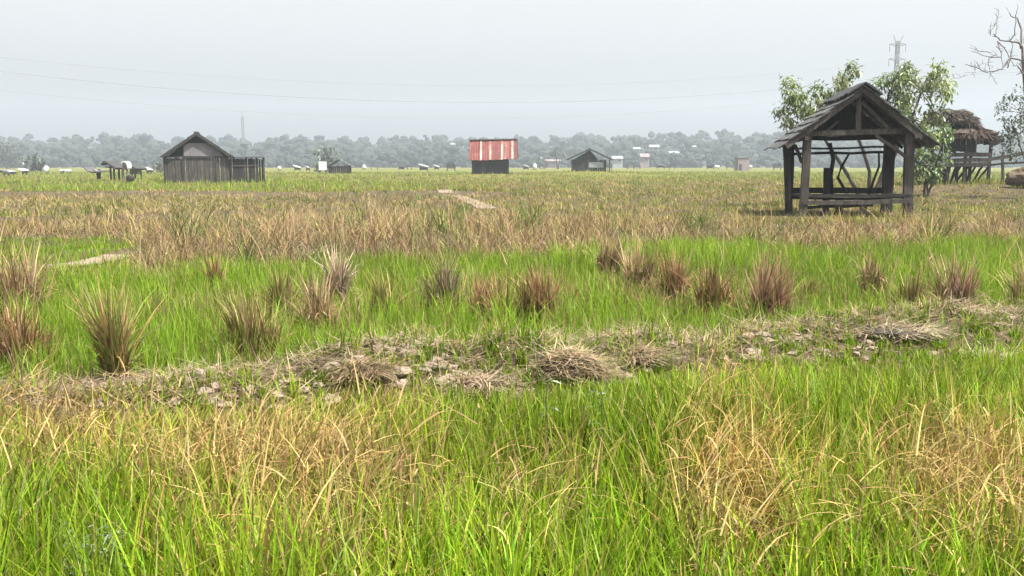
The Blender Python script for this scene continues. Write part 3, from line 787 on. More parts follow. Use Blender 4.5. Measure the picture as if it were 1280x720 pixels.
# ------------------------------------------------------------------ transmission tower, mast, cables
d = 380; q = at(1114, 206, d); k_ = d / F
tw = thing('transmission_tower', 'tall grey lattice transmission tower rising behind the leafy tree', 'tower', (q.x, q.y, h1(q.x, q.y)), R(8))
def tz(py): return (206 - py) * k_ + EYE
mb = MB(); Ht = tz(57)
lev = [0, 10, 19, 27, 34, 40, 45, Ht]
def hw_(z): return max(.55, 4.2 * (1 - z / (Ht * .82)))
for a, b in zip(lev[:-1], lev[1:]):
    ca = [(sx * hw_(a), sy * hw_(a), a) for sx, sy in ((-1, -1), (1, -1), (1, 1), (-1, 1))]
    cb = [(sx * hw_(b), sy * hw_(b), b) for sx, sy in ((-1, -1), (1, -1), (1, 1), (-1, 1))]
    for i in range(4):
        mb.beam(ca[i], cb[i], .26, .26, seg=1); mb.beam(ca[i], cb[(i + 1) % 4], .16, .16, seg=1); mb.beam(cb[i], ca[(i + 1) % 4], .16, .16, seg=1); mb.beam(cb[i], cb[(i + 1) % 4], .16, .16, seg=1)
mb.build('lattice_mast', M['steel'], tw)
ARM = []
for py in (60.5, 78, 95):
    z = tz(py); w = 10.5 * k_
    mb = MB()
    for sg in (-1, 1):
        mb.beam((0, -.4, z + .5), (sg * w, 0, z), .22, .22, seg=1); mb.beam((0, .4, z - .9), (sg * w, 0, z), .22, .22, seg=1)
        mb.beam((sg * w * .5, 0, z + .2), (sg * w * .5, 0, z - .5), .15, .15, seg=1)
    mb.build('cross_arm', M['steel'], tw)
    for sg in (-1, 1):
        MB().tube([(sg * w, 0, z), (sg * w, 0, z - 3.0)], [.13, .13], 6).build('insulator', M['steel'], tw)
        ARM.append((q.x + sg * w, q.y, z - 3.0 + tw.location.z))
mb = MB()
for sg in (-1, 1): mb.beam((0, 0, Ht - 2), (sg * 6.5 * k_, 0, tz(50)), .22, .22, seg=1)
mb.build('earth_wire_horns', M['steel'], tw)
def cable(pts, r, label):
    # smooth hanging line through measured points
    P = [at(*p_) for p_ in pts]
    xs = np.array([p_.x for p_ in P]); tt = np.linspace(0, 1, 60)
    xq = xs[0] + (xs[-1] - xs[0]) * tt
    cz = np.polyfit(xs, [p_.z for p_ in P], 3); cy_ = np.polyfit(xs, [p_.y for p_ in P], 1)
    mb = MB(); mb.tube([(x, np.polyval(cy_, x), np.polyval(cz, x)) for x in xq], r, 5)
    return tag(mb.build('power_cable', M['cable'], smooth=True), label, 'cable', 'power cables of the transmission line')
def dl(px): return 250 + (380 - 250) * (px + 300) / 1414.
for row, r, lab in ((((-250, 40), (0, 69), (140, 87), (350, 103), (600, 108), (800, 104), (950, 93), (1108, 76)), .045, 'highest of the thin cables sagging across the sky'),
                    (((-250, 55), (0, 88), (150, 105), (300, 119), (450, 126), (600, 129), (760, 126), (900, 117), (1105, 96)), .085, 'darkest thin cable, second from the top, sagging across the sky'),
                    (((-250, 80), (0, 112), (150, 127), (300, 140), (500, 148), (700, 147), (960, 127), (1105, 110)), .045, 'lowest of the thin cables sagging across the sky')):
    cable([(px, py, dl(px)) for px, py in row], r, lab)
for (a, b), lab in (((80, 84), 'thin cable leaving the tower to the right above the thatched hut'), ):
    cable([(1124, 88, 382), (1180, 92, 372), (1240, 92, 362), (1330, 84, 350), (1500, 60, 330)], .045, lab)
d = 640; q = at(305, 206, d); k_ = d / F
ma = thing('radio_mast', 'slim grey radio mast standing above the trees behind the barn', 'mast', (q.x, q.y, 0))
mb = MB(); Hm = (206 - 147) * k_ + EYE; r0 = 1.05
cs = [(r0 * math.cos(a), r0 * math.sin(a)) for a in (0.3, 2.4, 4.5)]
for i in range(3):
    mb.beam((*cs[i], 0), (*[c * .75 for c in cs[i]], Hm), .55, .55, seg=1)
    z = 0
    while z < Hm - 3:
        j_ = (i + 1) % 3; mb.beam((*cs[i], z), (*cs[j_], z + 2.4), .3, .3, seg=1); mb.beam((*cs[i], z + 2.4), (*cs[j_], z + 2.4), .3, .3, seg=1); z += 2.4
mb.build('lattice', M['steel'], ma)
MB().beam((0, 0, Hm - .5), (0, 0, Hm + 3), .25, .25, seg=1).build('antenna', M['steel'], ma)

# ------------------------------------------------------------------ trees and shrubs
def leaves(centres, per, L, Wd, base, droop=.8, spread=1.0, var=.35):
    """leaf-sized folded blades hanging round twig ends"""
    v, f, c = [], [], []
    for (cx, cy_, cz, r) in centres:
        tone = np.array(base[random.randrange(len(base))]) * random.uniform(.75, 1.2)
        for i in range(int(per * (r / .4) ** 1.6) + 3):
            o = Vector((random.gauss(0, .5), random.gauss(0, .5), random.gauss(0, .5))) * r * spread
            a = random.uniform(0, 2 * math.pi)
            d = Vector((math.cos(a), math.sin(a), random.uniform(-2.2, .5) * droop)).normalized()
            l = L * random.uniform(.6, 1.25); w = Wd * random.uniform(.7, 1.2)
            sd = d.cross(Vector((random.uniform(-.5, .5), random.uniform(-.5, .5), 1))).normalized()
            n = sd.cross(d)
            p0 = Vector((cx, cy_, cz)) + o; p1 = p0 + d * l * .5; p2 = p0 + d * l + Vector((0, 0, -.12 * l))
            b = len(v)
            v += [p0, p1 + sd * w / 2 + n * w * .15, p1, p1 - sd * w / 2 + n * w * .15, p2]
            f += [(b, b + 1, b + 2), (b, b + 2, b + 3), (b + 1, b + 4, b + 2), (b + 2, b + 4, b + 3)]
            cc = tone * random.uniform(1 - var, 1 + var)
            c += [[*cc, 1]] * 5
    mb = MB(); mb.v = [tuple(q_) for q_ in v]; mb.f = f; mb.c = c
    return mb
def limb(mb, a, b, r0, r1, bend=.12, n=6):
    a, b = Vector(a), Vector(b); L = (b - a).length
    pts = []
    off = Vector((random.uniform(-1, 1), random.uniform(-1, 1), random.uniform(-.3, .6))) * bend * L
    for i in range(n + 1):
        k_ = i / n
        pts.append(a.lerp(b, k_) + off * math.sin(math.pi * k_) + Vector((random.uniform(-1, 1), random.uniform(-1, 1), random.uniform(-1, 1))) * .02 * L * (0 < i < n))
    mb.tube(pts, [r0 + (r1 - r0) * i / n for i in range(n + 1)], 6)
    return pts
def tree_from(px_clusters, d, base_px, label, cat, name, palette, L, Wd, per, forks, group=None, dj=1.2, trunk_r=.13, mat='bark', var=.35):
    b = at(base_px, 206, d); gz = h1(b.x, b.y); s_ = d / F
    o = thing(name, label, cat, (b.x, b.y, gz), 0, group)
    cen = []
    for px, py, r in px_clusters:
        q_ = at(px, py, d); cen.append((q_.x - b.x, random.uniform(-dj, dj), q_.z - gz, r * s_ * 1.12))
    tr = MB(); fk = []
    for px, py in forks:
        q_ = at(px, py, d); t_ = (q_.x - b.x, random.uniform(-.4, .4) * dj, q_.z - gz)
        limb(tr, (random.uniform(-.1, .1), 0, -.2), t_, trunk_r, trunk_r * .45, .08); fk.append(Vector(t_))
    tr.build('trunk', M[mat], o, smooth=True)
    tw_ = MB()
    for cx, cy_, cz, r in cen:
        k0 = min(fk, key=lambda q_: (q_ - Vector((cx, cy_, cz))).length)
        pts = limb(tw_, k0, (cx, cy_, cz), trunk_r * .3, trunk_r * .08, .15)
        for i in range(2):
            limb(tw_, pts[random.choice((3, 4, 5))], (cx + random.gauss(0, .6) * r, cy_ + random.gauss(0, .6) * r, cz + random.gauss(0, .6) * r), trunk_r * .12, trunk_r * .05, .15, 4)
    tw_.build('branches', M[mat], o, smooth=True)
    leaves(cen, per, L, Wd, palette, var=var).build('crown', M['leaf'], o)
    return o
LV = [(.17, .225, .06), (.125, .18, .045), (.235, .27, .11), (.15, .20, .065)]
tree_from([(975, 110, 11), (981, 124, 12), (990, 136, 14), (1002, 146, 12), (985, 152, 10), (1004, 122, 10), (1018, 112, 9), (1030, 122, 11), (1018, 134, 13), (1037, 106, 8), (1052, 96, 9), (1062, 90, 7), (1050, 84, 5), (1046, 116, 10), (1068, 108, 9), (1030, 142, 12), (972, 140, 7), (1082, 112, 9), (1094, 104, 9),
           (1108, 98, 10), (1112, 112, 10), (1124, 94, 9), (1136, 102, 12), (1142, 88, 9), (1156, 92, 10), (1166, 102, 11), (1176, 108, 8), (1152, 112, 13), (1138, 120, 12), (1122, 122, 11), (1106, 128, 10), (1166, 118, 9), (1143, 134, 11), (1156, 142, 11), (1150, 156, 11), (1164, 160, 11), (1158, 172, 10), (1146, 172, 9), (1118, 140, 10), (1096, 140, 10), (1060, 130, 10), (1142, 80, 5)],
          34, 1088, 'pale green leafy tree with drooping leaves behind the open hut', 'tree', 'leafy_tree', LV, .24, .078, 140, [(1010, 140), (1050, 115), (1110, 125), (1150, 115), (1145, 150)], trunk_r=.085)
tree_from([(1150, 190, 9), (1160, 200, 10), (1168, 192, 9), (1152, 210, 9), (1164, 213, 9), (1144, 203, 7), (1172, 208, 8), (1172, 180, 8), (1178, 168, 9), (1184, 158, 7), (1176, 196, 7), (1150, 216, 8), (1158, 220, 8), (1168, 218, 8), (1142, 212, 7), (1146, 186, 7)], 41, 1160,
          'dark green leafy shrub between the open hut and the thatched hut', 'shrub', 'leafy_shrub', [(.11, .165, .045), (.08, .13, .035), (.15, .20, .07)], .28, .11, 75, [(1152, 205), (1165, 205), (1174, 185)], trunk_r=.06, dj=.6)
tree_from([(1262, 128, 10), (1272, 120, 10), (1266, 144, 11), (1278, 140, 12), (1256, 150, 8), (1264, 160, 10), (1276, 165, 12), (1270, 178, 11), (1284, 180, 13), (1262, 188, 9), (1290, 150, 14), (1292, 125, 13), (1300, 170, 15), (1256, 172, 7), (1276, 112, 7), (1252, 136, 6), (1258, 164, 8), (1268, 196, 9)], 39, 1300,
          'thin grey green shrub at the right edge under the bare tree', 'shrub', 'leafy_shrub', [(.085, .11, .062), (.065, .09, .05), (.13, .155, .10)], .17, .08, 60, [(1270, 165), (1280, 140), (1290, 165)], trunk_r=.05, dj=.7)
# bare tree
d = 36; b = at(1294, 206, d); gz = h1(b.x, b.y)
bt = thing('bare_tree', 'leafless dead tree reaching in at the right edge above the thatched hut', 'tree', (b.x, b.y, gz))
def Z(x, y, dy=0.0):
    q_ = at(1190 + x / 5.533, y / 5.533, d); return Vector((q_.x - b.x, dy, q_.z - gz))
tk = MB(); tk.tube([(0, 0, -.2), (-.05, 0, 1.5), Z(525, 700), Z(508, 560), Z(496, 430), Z(490, 330)], [.17, .14, .11, .10, .085, .06], 8); tk.build('trunk', M['deadbark'], bt, smooth=True)
BR = [([(492, 420), (482, 330), (450, 297), (380, 290), (312, 285), (262, 240)], .05, .02),
      ([(480, 335), (492, 200), (480, 118), (446, 98), (450, 70)], .04, .012), ([(400, 282), (430, 240), (437, 110), (448, 58)], .026, .01),
      ([(300, 252), (328, 185), (352, 125), (366, 82)], .018, .008), ([(265, 242), (230, 236), (190, 205)], .018, .008),
      ([(250, 232), (262, 190), (255, 100)], .010, .005), ([(315, 285), (312, 330), (306, 375)], .022, .01),
      ([(312, 285), (360, 325), (410, 385), (395, 450)], .024, .012), ([(385, 472), (405, 420), (430, 310), (425, 280)], .024, .012),
      ([(492, 424), (430, 406), (380, 402), (350, 458), (300, 490), (215, 506), (165, 495), (100, 470), (38, 455)], .038, .012),
      ([(165, 495), (156, 460), (155, 420)], .012, .006), ([(110, 520), (60, 535), (0, 538)], .007, .004), ([(165, 497), (110, 520)], .008, .007),
      ([(500, 540), (450, 490), (400, 465), (345, 470)], .036, .012), ([(340, 395), (265, 395), (200, 380), (130, 352)], .020, .008),
      ([(270, 370), (230, 345), (188, 312)], .014, .007), ([(310, 375), (265, 395), (272, 450), (300, 510), (340, 555), (362, 572)], .014, .006),
      ([(305, 320), (345, 360), (335, 420), (350, 470)], .018, .008), ([(480, 470), (440, 440), (410, 460)], .014, .006), ([(155, 470), (200, 440), (260, 465)], .008, .004),
      ([(440, 520), (470, 500), (497, 520)], .012, .008), ([(500, 300), (540, 200), (560, 90)], .05, .015), ([(500, 400), (580, 300), (660, 250), (700, 180)], .05, .012), ([(505, 500), (600, 420), (690, 400)], .04, .012)]
bm_ = MB()
for pts, r0, r1 in BR:
    dy = random.uniform(-.8, .8)
    P = [Z(x, y, dy * (i / max(len(pts) - 1, 1))) for i, (x, y) in enumerate(pts)]
    Q = []
    for i in range(len(P) - 1):
        for k_ in range(3):
            q_ = P[i].lerp(P[i + 1], k_ / 3); Q.append(q_ + Vector((random.gauss(0, .012), random.gauss(0, .012), random.gauss(0, .012))))
    Q.append(P[-1])
    bm_.tube(Q, [max((r0 + (r1 - r0) * i / (len(Q) - 1)), .008) for i in range(len(Q))], 5)
    for t_ in range(len(Q) // 2):
        i = random.randrange(1, len(Q)); dr = (Q[i] - Q[i - 1]).normalized()
        e = Q[i] + (dr * .5 + Vector((random.uniform(-.7, .7), random.uniform(-.7, .7), random.uniform(-.2, .9)))) * random.uniform(.12, .38)
        limb(bm_, Q[i], e, max(r1 * .8, .008), .005, .15, 3)
bm_.build('branches', M['deadbark'], bt, smooth=True)

DK = [(.055, .075, .040), (.04, .06, .032), (.07, .09, .05)]
def far_tree(clusters, d_, bx, label, per=10, dj=2.0, L=.9, Wd=.5, tr=.3):
    tree_from(clusters, d_, bx, label, 'tree', 'field_tree', DK, L, Wd, per, [(bx - 3, clusters[0][1] + 8), (bx + 4, clusters[0][1] + 8)], 'trees standing at the far edge of the field', dj, tr, 'bark', .3)
def puff(cx, cy, rx, ry, n, r=3.2):
    out = []
    while len(out) < n:
        a, b_ = random.uniform(-1, 1), random.uniform(-1, 1)
        if a * a + b_ * b_ < 1: out.append((cx + a * rx, cy + b_ * ry, r * random.uniform(.7, 1.3)))
    return out
far_tree(puff(407, 194, 12, 10, 20), 190, 408, 'dark spreading tree behind the square white board', 2.2)
far_tree(puff(42, 206, 15, 11, 30, 3.4), 210, 42, 'round grey bushy tree in the far left field', 3.0)
far_tree(puff(8, 193, 14, 20, 34, 4.2), 330, 8, 'tall hazy tree at the far left edge', 1.2)
far_tree(puff(198, 207, 8, 7, 14, 3), 180, 199, 'small dark bush tree half hidden behind the left of the barn', 2.4)
far_tree(puff(696, 192, 11, 9, 20), 330, 697, 'round airy tree left of the black gabled hut', 1.0)
far_tree(puff(678, 201, 9, 6, 14, 3), 330, 678, 'low tree mass just left of the round airy tree', 1.0)
far_tree(puff(398, 208, 5, 5, 8, 2.4), 190, 398, 'short dark bush at the left foot of the spreading tree', 1.6)

# ------------------------------------------------------------------ grass
def blade_mesh(name, pos, h, w, az, lean, curl, col, tip, segs, mat, label, cat, tipfrac=.5, prof=1.6):
    """thousands of separate blades in one mesh; col = blade colour, tip = colour at its dry end"""
    n = len(h); t = np.linspace(0, 1, segs + 1)
    th_ = lean[:, None] + curl[:, None] * t[None, :]
    dt = 1.0 / segs
    sx = np.concatenate([np.zeros((n, 1)), np.cumsum(np.sin((th_[:, :-1] + th_[:, 1:]) / 2) * dt, 1)], 1) * h[:, None]
    sz = np.concatenate([np.zeros((n, 1)), np.cumsum(np.cos((th_[:, :-1] + th_[:, 1:]) / 2) * dt, 1)], 1) * h[:, None]
    ca, sa = np.cos(az), np.sin(az)
    wa = az + np.pi / 2 + rng.uniform(-.9, .9, n)
    cx = pos[:, 0:1] + sx * ca[:, None]; cy_ = pos[:, 1:2] + sx * sa[:, None]; cz = pos[:, 2:3] + np.maximum(sz, -.02)
    wd = (w[:, None] * np.clip(1 - t[None, :] ** prof, .04, 1)) / 2
    v = np.empty((n, segs + 1, 2, 3), np.float32)
    for q_, sg in ((0, -1), (1, 1)):
        v[:, :, q_, 0] = cx + sg * wd * np.cos(wa)[:, None]; v[:, :, q_, 1] = cy_ + sg * wd * np.sin(wa)[:, None]; v[:, :, q_, 2] = cz
    c = np.ones((n, segs + 1, 2, 4), np.float32)
    k_ = np.clip((t - (1 - tipfrac)) / max(tipfrac, 1e-3), 0, 1)[None, :, None]
    cc = col[:, None, :] * (1 - k_) + tip[:, None, :] * k_
    c[..., :3] = cc[:, :, None, :]
    base = (np.arange(n) * (segs + 1) * 2)[:, None] + (np.arange(segs) * 2)[None]
    f = np.stack([base, base + 1, base + 3, base + 2], -1).reshape(-1, 4).astype(np.int32)
    me = bpy.data.meshes.new(name)
    me.vertices.add(n * (segs + 1) * 2); me.vertices.foreach_set('co', v.ravel())
    me.loops.add(f.size); me.loops.foreach_set('vertex_index', f.ravel())
    me.polygons.add(len(f)); me.polygons.foreach_set('loop_start', np.arange(0, f.size, 4, dtype=np.int32))
    me.polygons.foreach_set('use_smooth', np.ones(len(f), bool))
    at_ = me.color_attributes.new('Col', 'FLOAT_COLOR', 'POINT'); at_.data.foreach_set('color', c.ravel())
    me.materials.append(mat); me.update(calc_edges=True)
    o = bpy.data.objects.new(name, me); COL.objects.link(o)
    if label: tag(o, label, cat, kind='stuff')
    return o
def scatter(n, y0, y1, dens, margin=1.6, k_=.70):
    """n ground points between two distances, more where dens(y) is higher"""
    g = np.linspace(y0, y1, 600); pd = dens(g) * (k_ * g + margin)
    cdf = np.cumsum(pd); cdf /= cdf[-1]
    y = np.interp(rng.random(n), cdf, g)
    x = rng.uniform(-1, 1, n) * (k_ * y + margin)
    return x, y
def clumped(x, y, sp, rad, frac):
    """pull a share of the points towards the planting hills they belong to"""
    cx = (np.floor(x / sp) + .5 + (vnoise(np.floor(x / sp) * 7.7, np.floor(y / sp) * 3.3) - .5) * 1.3) * sp
    cy_ = (np.floor(y / sp) + .5 + (vnoise(np.floor(x / sp) * 5.1 + 40, np.floor(y / sp) * 9.3) - .5) * 1.3) * sp
    m = rng.random(len(x)) < frac
    return np.where(m, cx + rng.normal(0, rad, len(x)), x), np.where(m, cy_ + rng.normal(0, rad, len(x)), y)
def tint(base, n, v=.22, hue=.08):
    return base * (1 + rng.normal(0, v, (n, 1))).clip(.4, 1.8) * (1 + rng.normal(0, hue, (n, 3)))
def bare(x, y):
    m = (seg_dist(x, y, PATHS['far']) < .5) & (rng.random(len(x)) < .30 + .6 * vnoise(x * 1.3, y * .8))
    m |= seg_dist(x, y, PATHS['near']) < .16
    return m

# foreground: everything nearer than the clod bank
FT = [(690, 590, 40, 50, .5), (1060, 600, 60, 40, .4), (330, 555, 210, 46, 1.0), (80, 525, 120, 46, .85), (60, 560, 90, 32, .55), (420, 610, 130, 40, .7), (480, 575, 90, 50, .75), (340, 640, 120, 70, .55), (420, 690, 90, 40, .35), (640, 590, 26, 55, .55), (720, 580, 60, 35, .35),
      (925, 600, 70, 85, 1.0), (900, 490, 35, 60, .45), (1010, 580, 40, 35, .4), (1200, 585, 120, 66, 1.0), (1260, 630, 60, 60, .6), (1120, 550, 60, 30, .5), (1210, 520, 60, 20, .35), (210, 520, 100, 25, .4), (470, 500, 60, 25, .5), (860, 560, 30, 60, .4)]
def drymask(px, py):
    m = np.zeros_like(px)
    for cx, cy_, rx, ry, s_ in FT: m = np.maximum(m, s_ * bump(px, py, cx, cy_, rx, ry))
    return m
def bund_y(x):
    return np.interp(x, BUND[:, 0], BUND[:, 1])
N = 165000
x, y = scatter(N, 1.0, 8.6, lambda g: 1 / (.35 + .09 * g ** 1.2), 3.0)
x, y = clumped(x, y, .13, .022, .6)
keep = (y < bund_y(x) - .20 + .50 * (fbm(x * 1.3, y * 1.3, 2) - .5)) | ((y < bund_y(x) + .3) & (rng.random(len(x)) < .85 * sm(.40, .56, fbm(x * 1.4 + 50, y * 1.4, 2))))
x, y = x[keep], y[keep]; n = len(x)
hm_ = (.40 + .16 * (fbm(x * .8, y * .8, 2) - .5)) * (1 - .55 * np.exp(-((bund_y(x) - .5 - y) / .8) ** 2))
px, py = pix(x, y, hm_ * .62)
dm = drymask(px + 40 * (fbm(x * 2.5, y * 2.5, 2) - .5), py + 30 * (fbm(x * 2.5 + 9, y * 2.5, 2) - .5))
dry = rng.random(n) < np.clip(dm * 1.25, .05, .95)
far_k = sm(4.3, 6.2, y)
gi = ~dry
ng = int(gi.sum())
h = (hm_[gi] * rng.uniform(.55, 1.25, ng)) * (1 - .42 * far_k[gi])
yel = np.clip(rng.normal(.25, .3, (ng, 1)) + .7 * dm[gi][:, None], 0, 1)
patch = (fbm(x[gi] * .7 + 4, y[gi] * .7, 3))[:, None]
gcol = tint(GR2 * (1 - yel) + np.array([.26, .32, .022]) * yel, ng, .36) * (.65 + .8 * patch)
gtip = np.where(rng.random((ng, 1)) < .22 + .4 * dm[gi][:, None], tint(TAN, ng), gcol * 1.15)
blade_mesh('rice_grass', np.stack([x[gi], y[gi], hgt(x[gi], y[gi]) - .01], -1), h, rng.uniform(.008, .016, ng) * (1 + .15 * far_k[gi]), rng.uniform(0, 2 * np.pi, ng), np.abs(rng.normal(.08, .12, ng)), rng.gamma(1.8, .34, ng), gcol, gtip, 5, M['grass'], 'long green rice grass filling the foreground', 'grass', .3)
di = dry; nd = int(di.sum())
hd = hm_[di] * rng.uniform(.55, 1.35, nd) * (1 - .25 * far_k[di])
red_ = bump(px[di], py[di], 495, 590, 55, 60)[:, None] * .8 + bump(px[di], py[di], 645, 580, 40, 60)[:, None] * .7
gold = np.clip(bump(px[di], py[di], 925, 600, 90, 100)[:, None] + bump(px[di], py[di], 1230, 600, 90, 80)[:, None] * .6, 0, 1)
mixc = np.array([.335, .228, .085]) * (1 - gold) + GOLD * gold
mixc = mixc * (1 - red_) + np.array([.20, .11, .065]) * red_
oliv = (rng.random((nd, 1)) < .38) * rng.uniform(.3, .9, (nd, 1))
dcol = tint(mixc * (1 - oliv) + np.array([.20, .20, .05]) * oliv, nd, .28)
blade_mesh('dry_rice_straw', np.stack([x[di], y[di], hgt(x[di], y[di]) - .01], -1), hd, rng.uniform(.006, .012, nd), rng.normal(-.3, 1.5, nd), np.abs(rng.normal(.10, .16, nd)), rng.gamma(2.2, .5, nd), dcol * .85, dcol * 1.1, 5, M['straw'], 'tangled tan dry rice straw among the foreground grass', 'straw', .6)
# flattened tangle lying over the dry patches
N = 24000
x, y = scatter(N, 2.2, 7.6, lambda g: 1 / (.35 + .09 * g ** 1.2), 1.0)
px, py = pix(x, y, .36)
dm = drymask(px, py)
keep = (rng.random(N) < dm ** 1.4 * .95) & (y < bund_y(x) - .15)
x, y, dm = x[keep], y[keep], dm[keep]; n = len(x)
tc = tint(np.array([.36, .255, .105]), n, .32)
blade_mesh('fallen_straw', np.stack([x, y, hgt(x, y) + rng.uniform(.12, .40, n) * (1 - .35 * sm(4.3, 6.2, y))], -1), rng.uniform(.12, .34, n), rng.uniform(.005, .009, n), rng.normal(-.5, 1.4, n), rng.normal(.75, .35, n), rng.gamma(2.2, .5, n), tc * .9, tc, 4, M['straw'], 'fallen straw lying bent over the dry foreground patches', 'straw', .5)
# tall seeding stalks that stand above the rest
N = 900
x, y = scatter(N, 2.3, 6.4, lambda g: 1 / g, .8)
px, py = pix(x, y, .45)
keep = rng.random(N) < .25 + drymask(px, py) * .6
keep &= y < bund_y(x) - .2
x, y = x[keep], y[keep]; n = len(x)
tc = tint(np.array([.30, .26, .10]), n, .25)
blade_mesh('seed_stalks', np.stack([x, y, hgt(x, y)], -1), rng.uniform(.42, .68, n), rng.uniform(.004, .007, n), rng.uniform(0, 6.28, n), np.abs(rng.normal(.1, .12, n)), rng.gamma(2, .22, n), tc * .8, tc * 1.15, 6, M['straw'], 'tall thin pale stalks standing above the foreground grass', 'stalks', .5, 1.8)

# middle plot of bright young rice, and the dry grass beyond it
def field_layer(name, N, y0, y1, dens, wd, hg, segs, label, cat, only, clump=(.2, .03, .5), leanv=(.1, .14), curlv=(1.6, .25), hv_=.35, margin=2.0, mat='grass'):
    x, y = scatter(N, y0, y1, dens, margin)
    x, y = clumped(x, y, *clump)
    wgt, px, py = crop(x, y, .2)
    kind = (rng.random(len(x))[:, None] > np.cumsum(wgt, 1)[:, :3]).sum(1)
    keep = np.isin(kind, only) & (y > bund_y(x) + .22 + .22 * (fbm(x * 1.3 + 7, y * 1.3, 2) - .5)) & ~bare(x, y)
    x, y, kind, py, px = x[keep], y[keep], kind[keep], py[keep], px[keep]; n = len(x)
    lo = fbm(x * .35 + 3, y * .35, 3); cl = vnoise(np.floor(x / clump[0]) * 3.7, np.floor(y / clump[0]) * 7.1)
    near_hut = np.exp(-(((x - HUT.x) / 3.6) ** 2 + ((y - HUT.y - .3) / 2.6) ** 2) ** 2)
    k1 = kind >= 1
    plot = (kind == 0) & (px < 195) & (py < 333) & (py > 280)
    low = np.where(k1, .42 + .58 * sm(260, 284, py), 1) * np.where(plot, .38, 1)
    H_ = low * np.where(k1, .5 + .9 * cl, 1) * (1 - .78 * near_hut) * np.array(hg)[kind] * (1 + hv_ * (rng.random(n) * 2 - 1)) * (.55 + .9 * lo) * (.55 + .9 * cl)
    pal = np.stack([GRN, OLV, TAN, BRN])[kind]
    col = tint(pal, n, .18) * np.where(k1, .30 + .85 * cl + .45 * lo, .45 + .5 * cl + .65 * lo)[:, None]  # tone varies by patch and clump; clump contrast also paints in shading
    weed = (k1 & (cl > .86) & (rng.random(n) < .85))[:, None]
    col = np.where(weed, tint(np.array([.075, .115, .022]), n, .3), col)
    pale = (k1 & (cl < .10))[:, None]
    col = np.where(pale, tint(np.array([.36, .29, .17]), n, .25), col)
    row = np.maximum.reduce([bump(px, py, 615, 368, 120, 22), bump(px, py, 870, 366, 120, 24), .8 * bump(px, py, 410, 372, 55, 34), .7 * bump(px, py, 1190, 372, 40, 26), bump(px, py, 10, 390, 45, 60), .7 * bump(px, py, 310, 420, 30, 30)])
    dryb = ((kind == 0) & ~plot & (rng.random(n) < .04 + .34 * sm(.52, .72, fbm(x * .9 + 70, y * .9, 3)) + .6 * row * sm(.38, .58, fbm(x * 1.6 + 11, y * 1.6, 2))))[:, None]
    H_ = H_ * np.where(dryb[:, 0], 1 + .45 * row, 1); lean0 = np.where(dryb[:, 0], .18, 0)
    col = np.where(dryb, np.where(row[:, None] > .3, tint(np.array([.25, .165, .088]), n, .35), tint(TAN * .9, n, .3)), col)
    tip = np.where((rng.random(n) < .12)[:, None] & (kind == 0)[:, None], tint(TAN, n), col * 1.12)
    lean = np.abs(rng.normal(leanv[0], leanv[1], n)) * np.where(kind >= 2, 2.0, 1.0) + lean0
    curl = rng.gamma(curlv[0], curlv[1], n) * np.where(kind >= 2, 1.7, 1.0)
    w_ = rng.uniform(.7, 1.3, n) * wd(y)
    blade_mesh(name, np.stack([x, y, hgt(x, y) - .01], -1), H_, w_, rng.uniform(0, 6.28, n), lean, curl, col, tip, segs, M[mat], label, cat, .35)
    return n
field_layer('young_rice', 200000, 5.2, 19, lambda g: 1 / (.5 + .06 * g ** 1.5), lambda y_: .0055 + .0005 * y_, (.235, .3, .3, .3), 4, 'bright green young rice plot in the middle distance', 'rice', [0], margin=4.0)
field_layer('dry_grass', 215000, 9, 45, lambda g: 1 / (.6 + .03 * g ** 1.7), lambda y_: .005 + .0006 * y_, (.22, .30, .40, .46), 4, 'band of tall tan and brown dry grass across the field', 'dry grass', [1, 2, 3], clump=(.62, .15, .8), leanv=(.2, .25), curlv=(1.8, .4), hv_=.45, margin=5, mat='straw')
field_layer('field_grass', 26000, 19, 45, lambda g: 1 / (.6 + .03 * g ** 1.7), lambda y_: .006 + .0006 * y_, (.18, .3, .3, .3), 3, 'short green grass of the small plots further out', 'grass', [0], margin=3)
field_layer('stubble_grass', 215000, 45, 190, lambda g: 1 / (1 + .006 * g ** 1.9), lambda y_: .012 + .0005 * y_, (.30, .33, .38, .40), 2, 'olive and tan crop stubble covering the far field', 'stubble', [0, 1, 2, 3], clump=(1.0, .22, .7), margin=6, mat='straw')

# ------------------------------------------------------------------ clods and litter on the bank
cb = MB()
Ls = np.concatenate([[0], np.cumsum(np.hypot(*np.diff(BUND, axis=0).T))])
for i in range(4200):
    u = random.uniform(Ls[1], Ls[-2]); cx, cyy = np.interp(u, Ls, BUND[:, 0]), np.interp(u, Ls, BUND[:, 1])
    o_ = random.gauss(-.08, .24); cx += random.gauss(0, .1); cyy += o_
    px, _ = pix(cx, cyy, .1)
    if px > 860 and random.random() < .72: continue
    wgt = .12 + .75 * max(float(bump(px, 0, 540, 0, 130, 1)), float(bump(px, 0, 760, 0, 90, 1)), float(bump(px, 0, 1080, 0, 190, 1)), .35 * float(bump(px, 0, 220, 0, 90, 1)))
    if random.random() > wgt * float(sm(.36, .56, fbm(np.array([cx * 1.5]), np.array([cyy * 2.2]), 2)[0])) * 1.3: continue
    r = random.choice((.010, .014, .018, .022, .028, .034, .046)) * random.uniform(.7, 1.3)
    cb.blob((cx, cyy, h1(cx, cyy) + r * .35), (r * random.uniform(.9, 1.6), r * random.uniform(.8, 1.2), r * random.uniform(.5, .9)), 2, .55, 1.6, random.random() * 99)
tag(cb.build('soil_clods', M['clod']), 'pale dry clods strewn along the low earth bank', 'clods', kind='stuff')
N = 13000
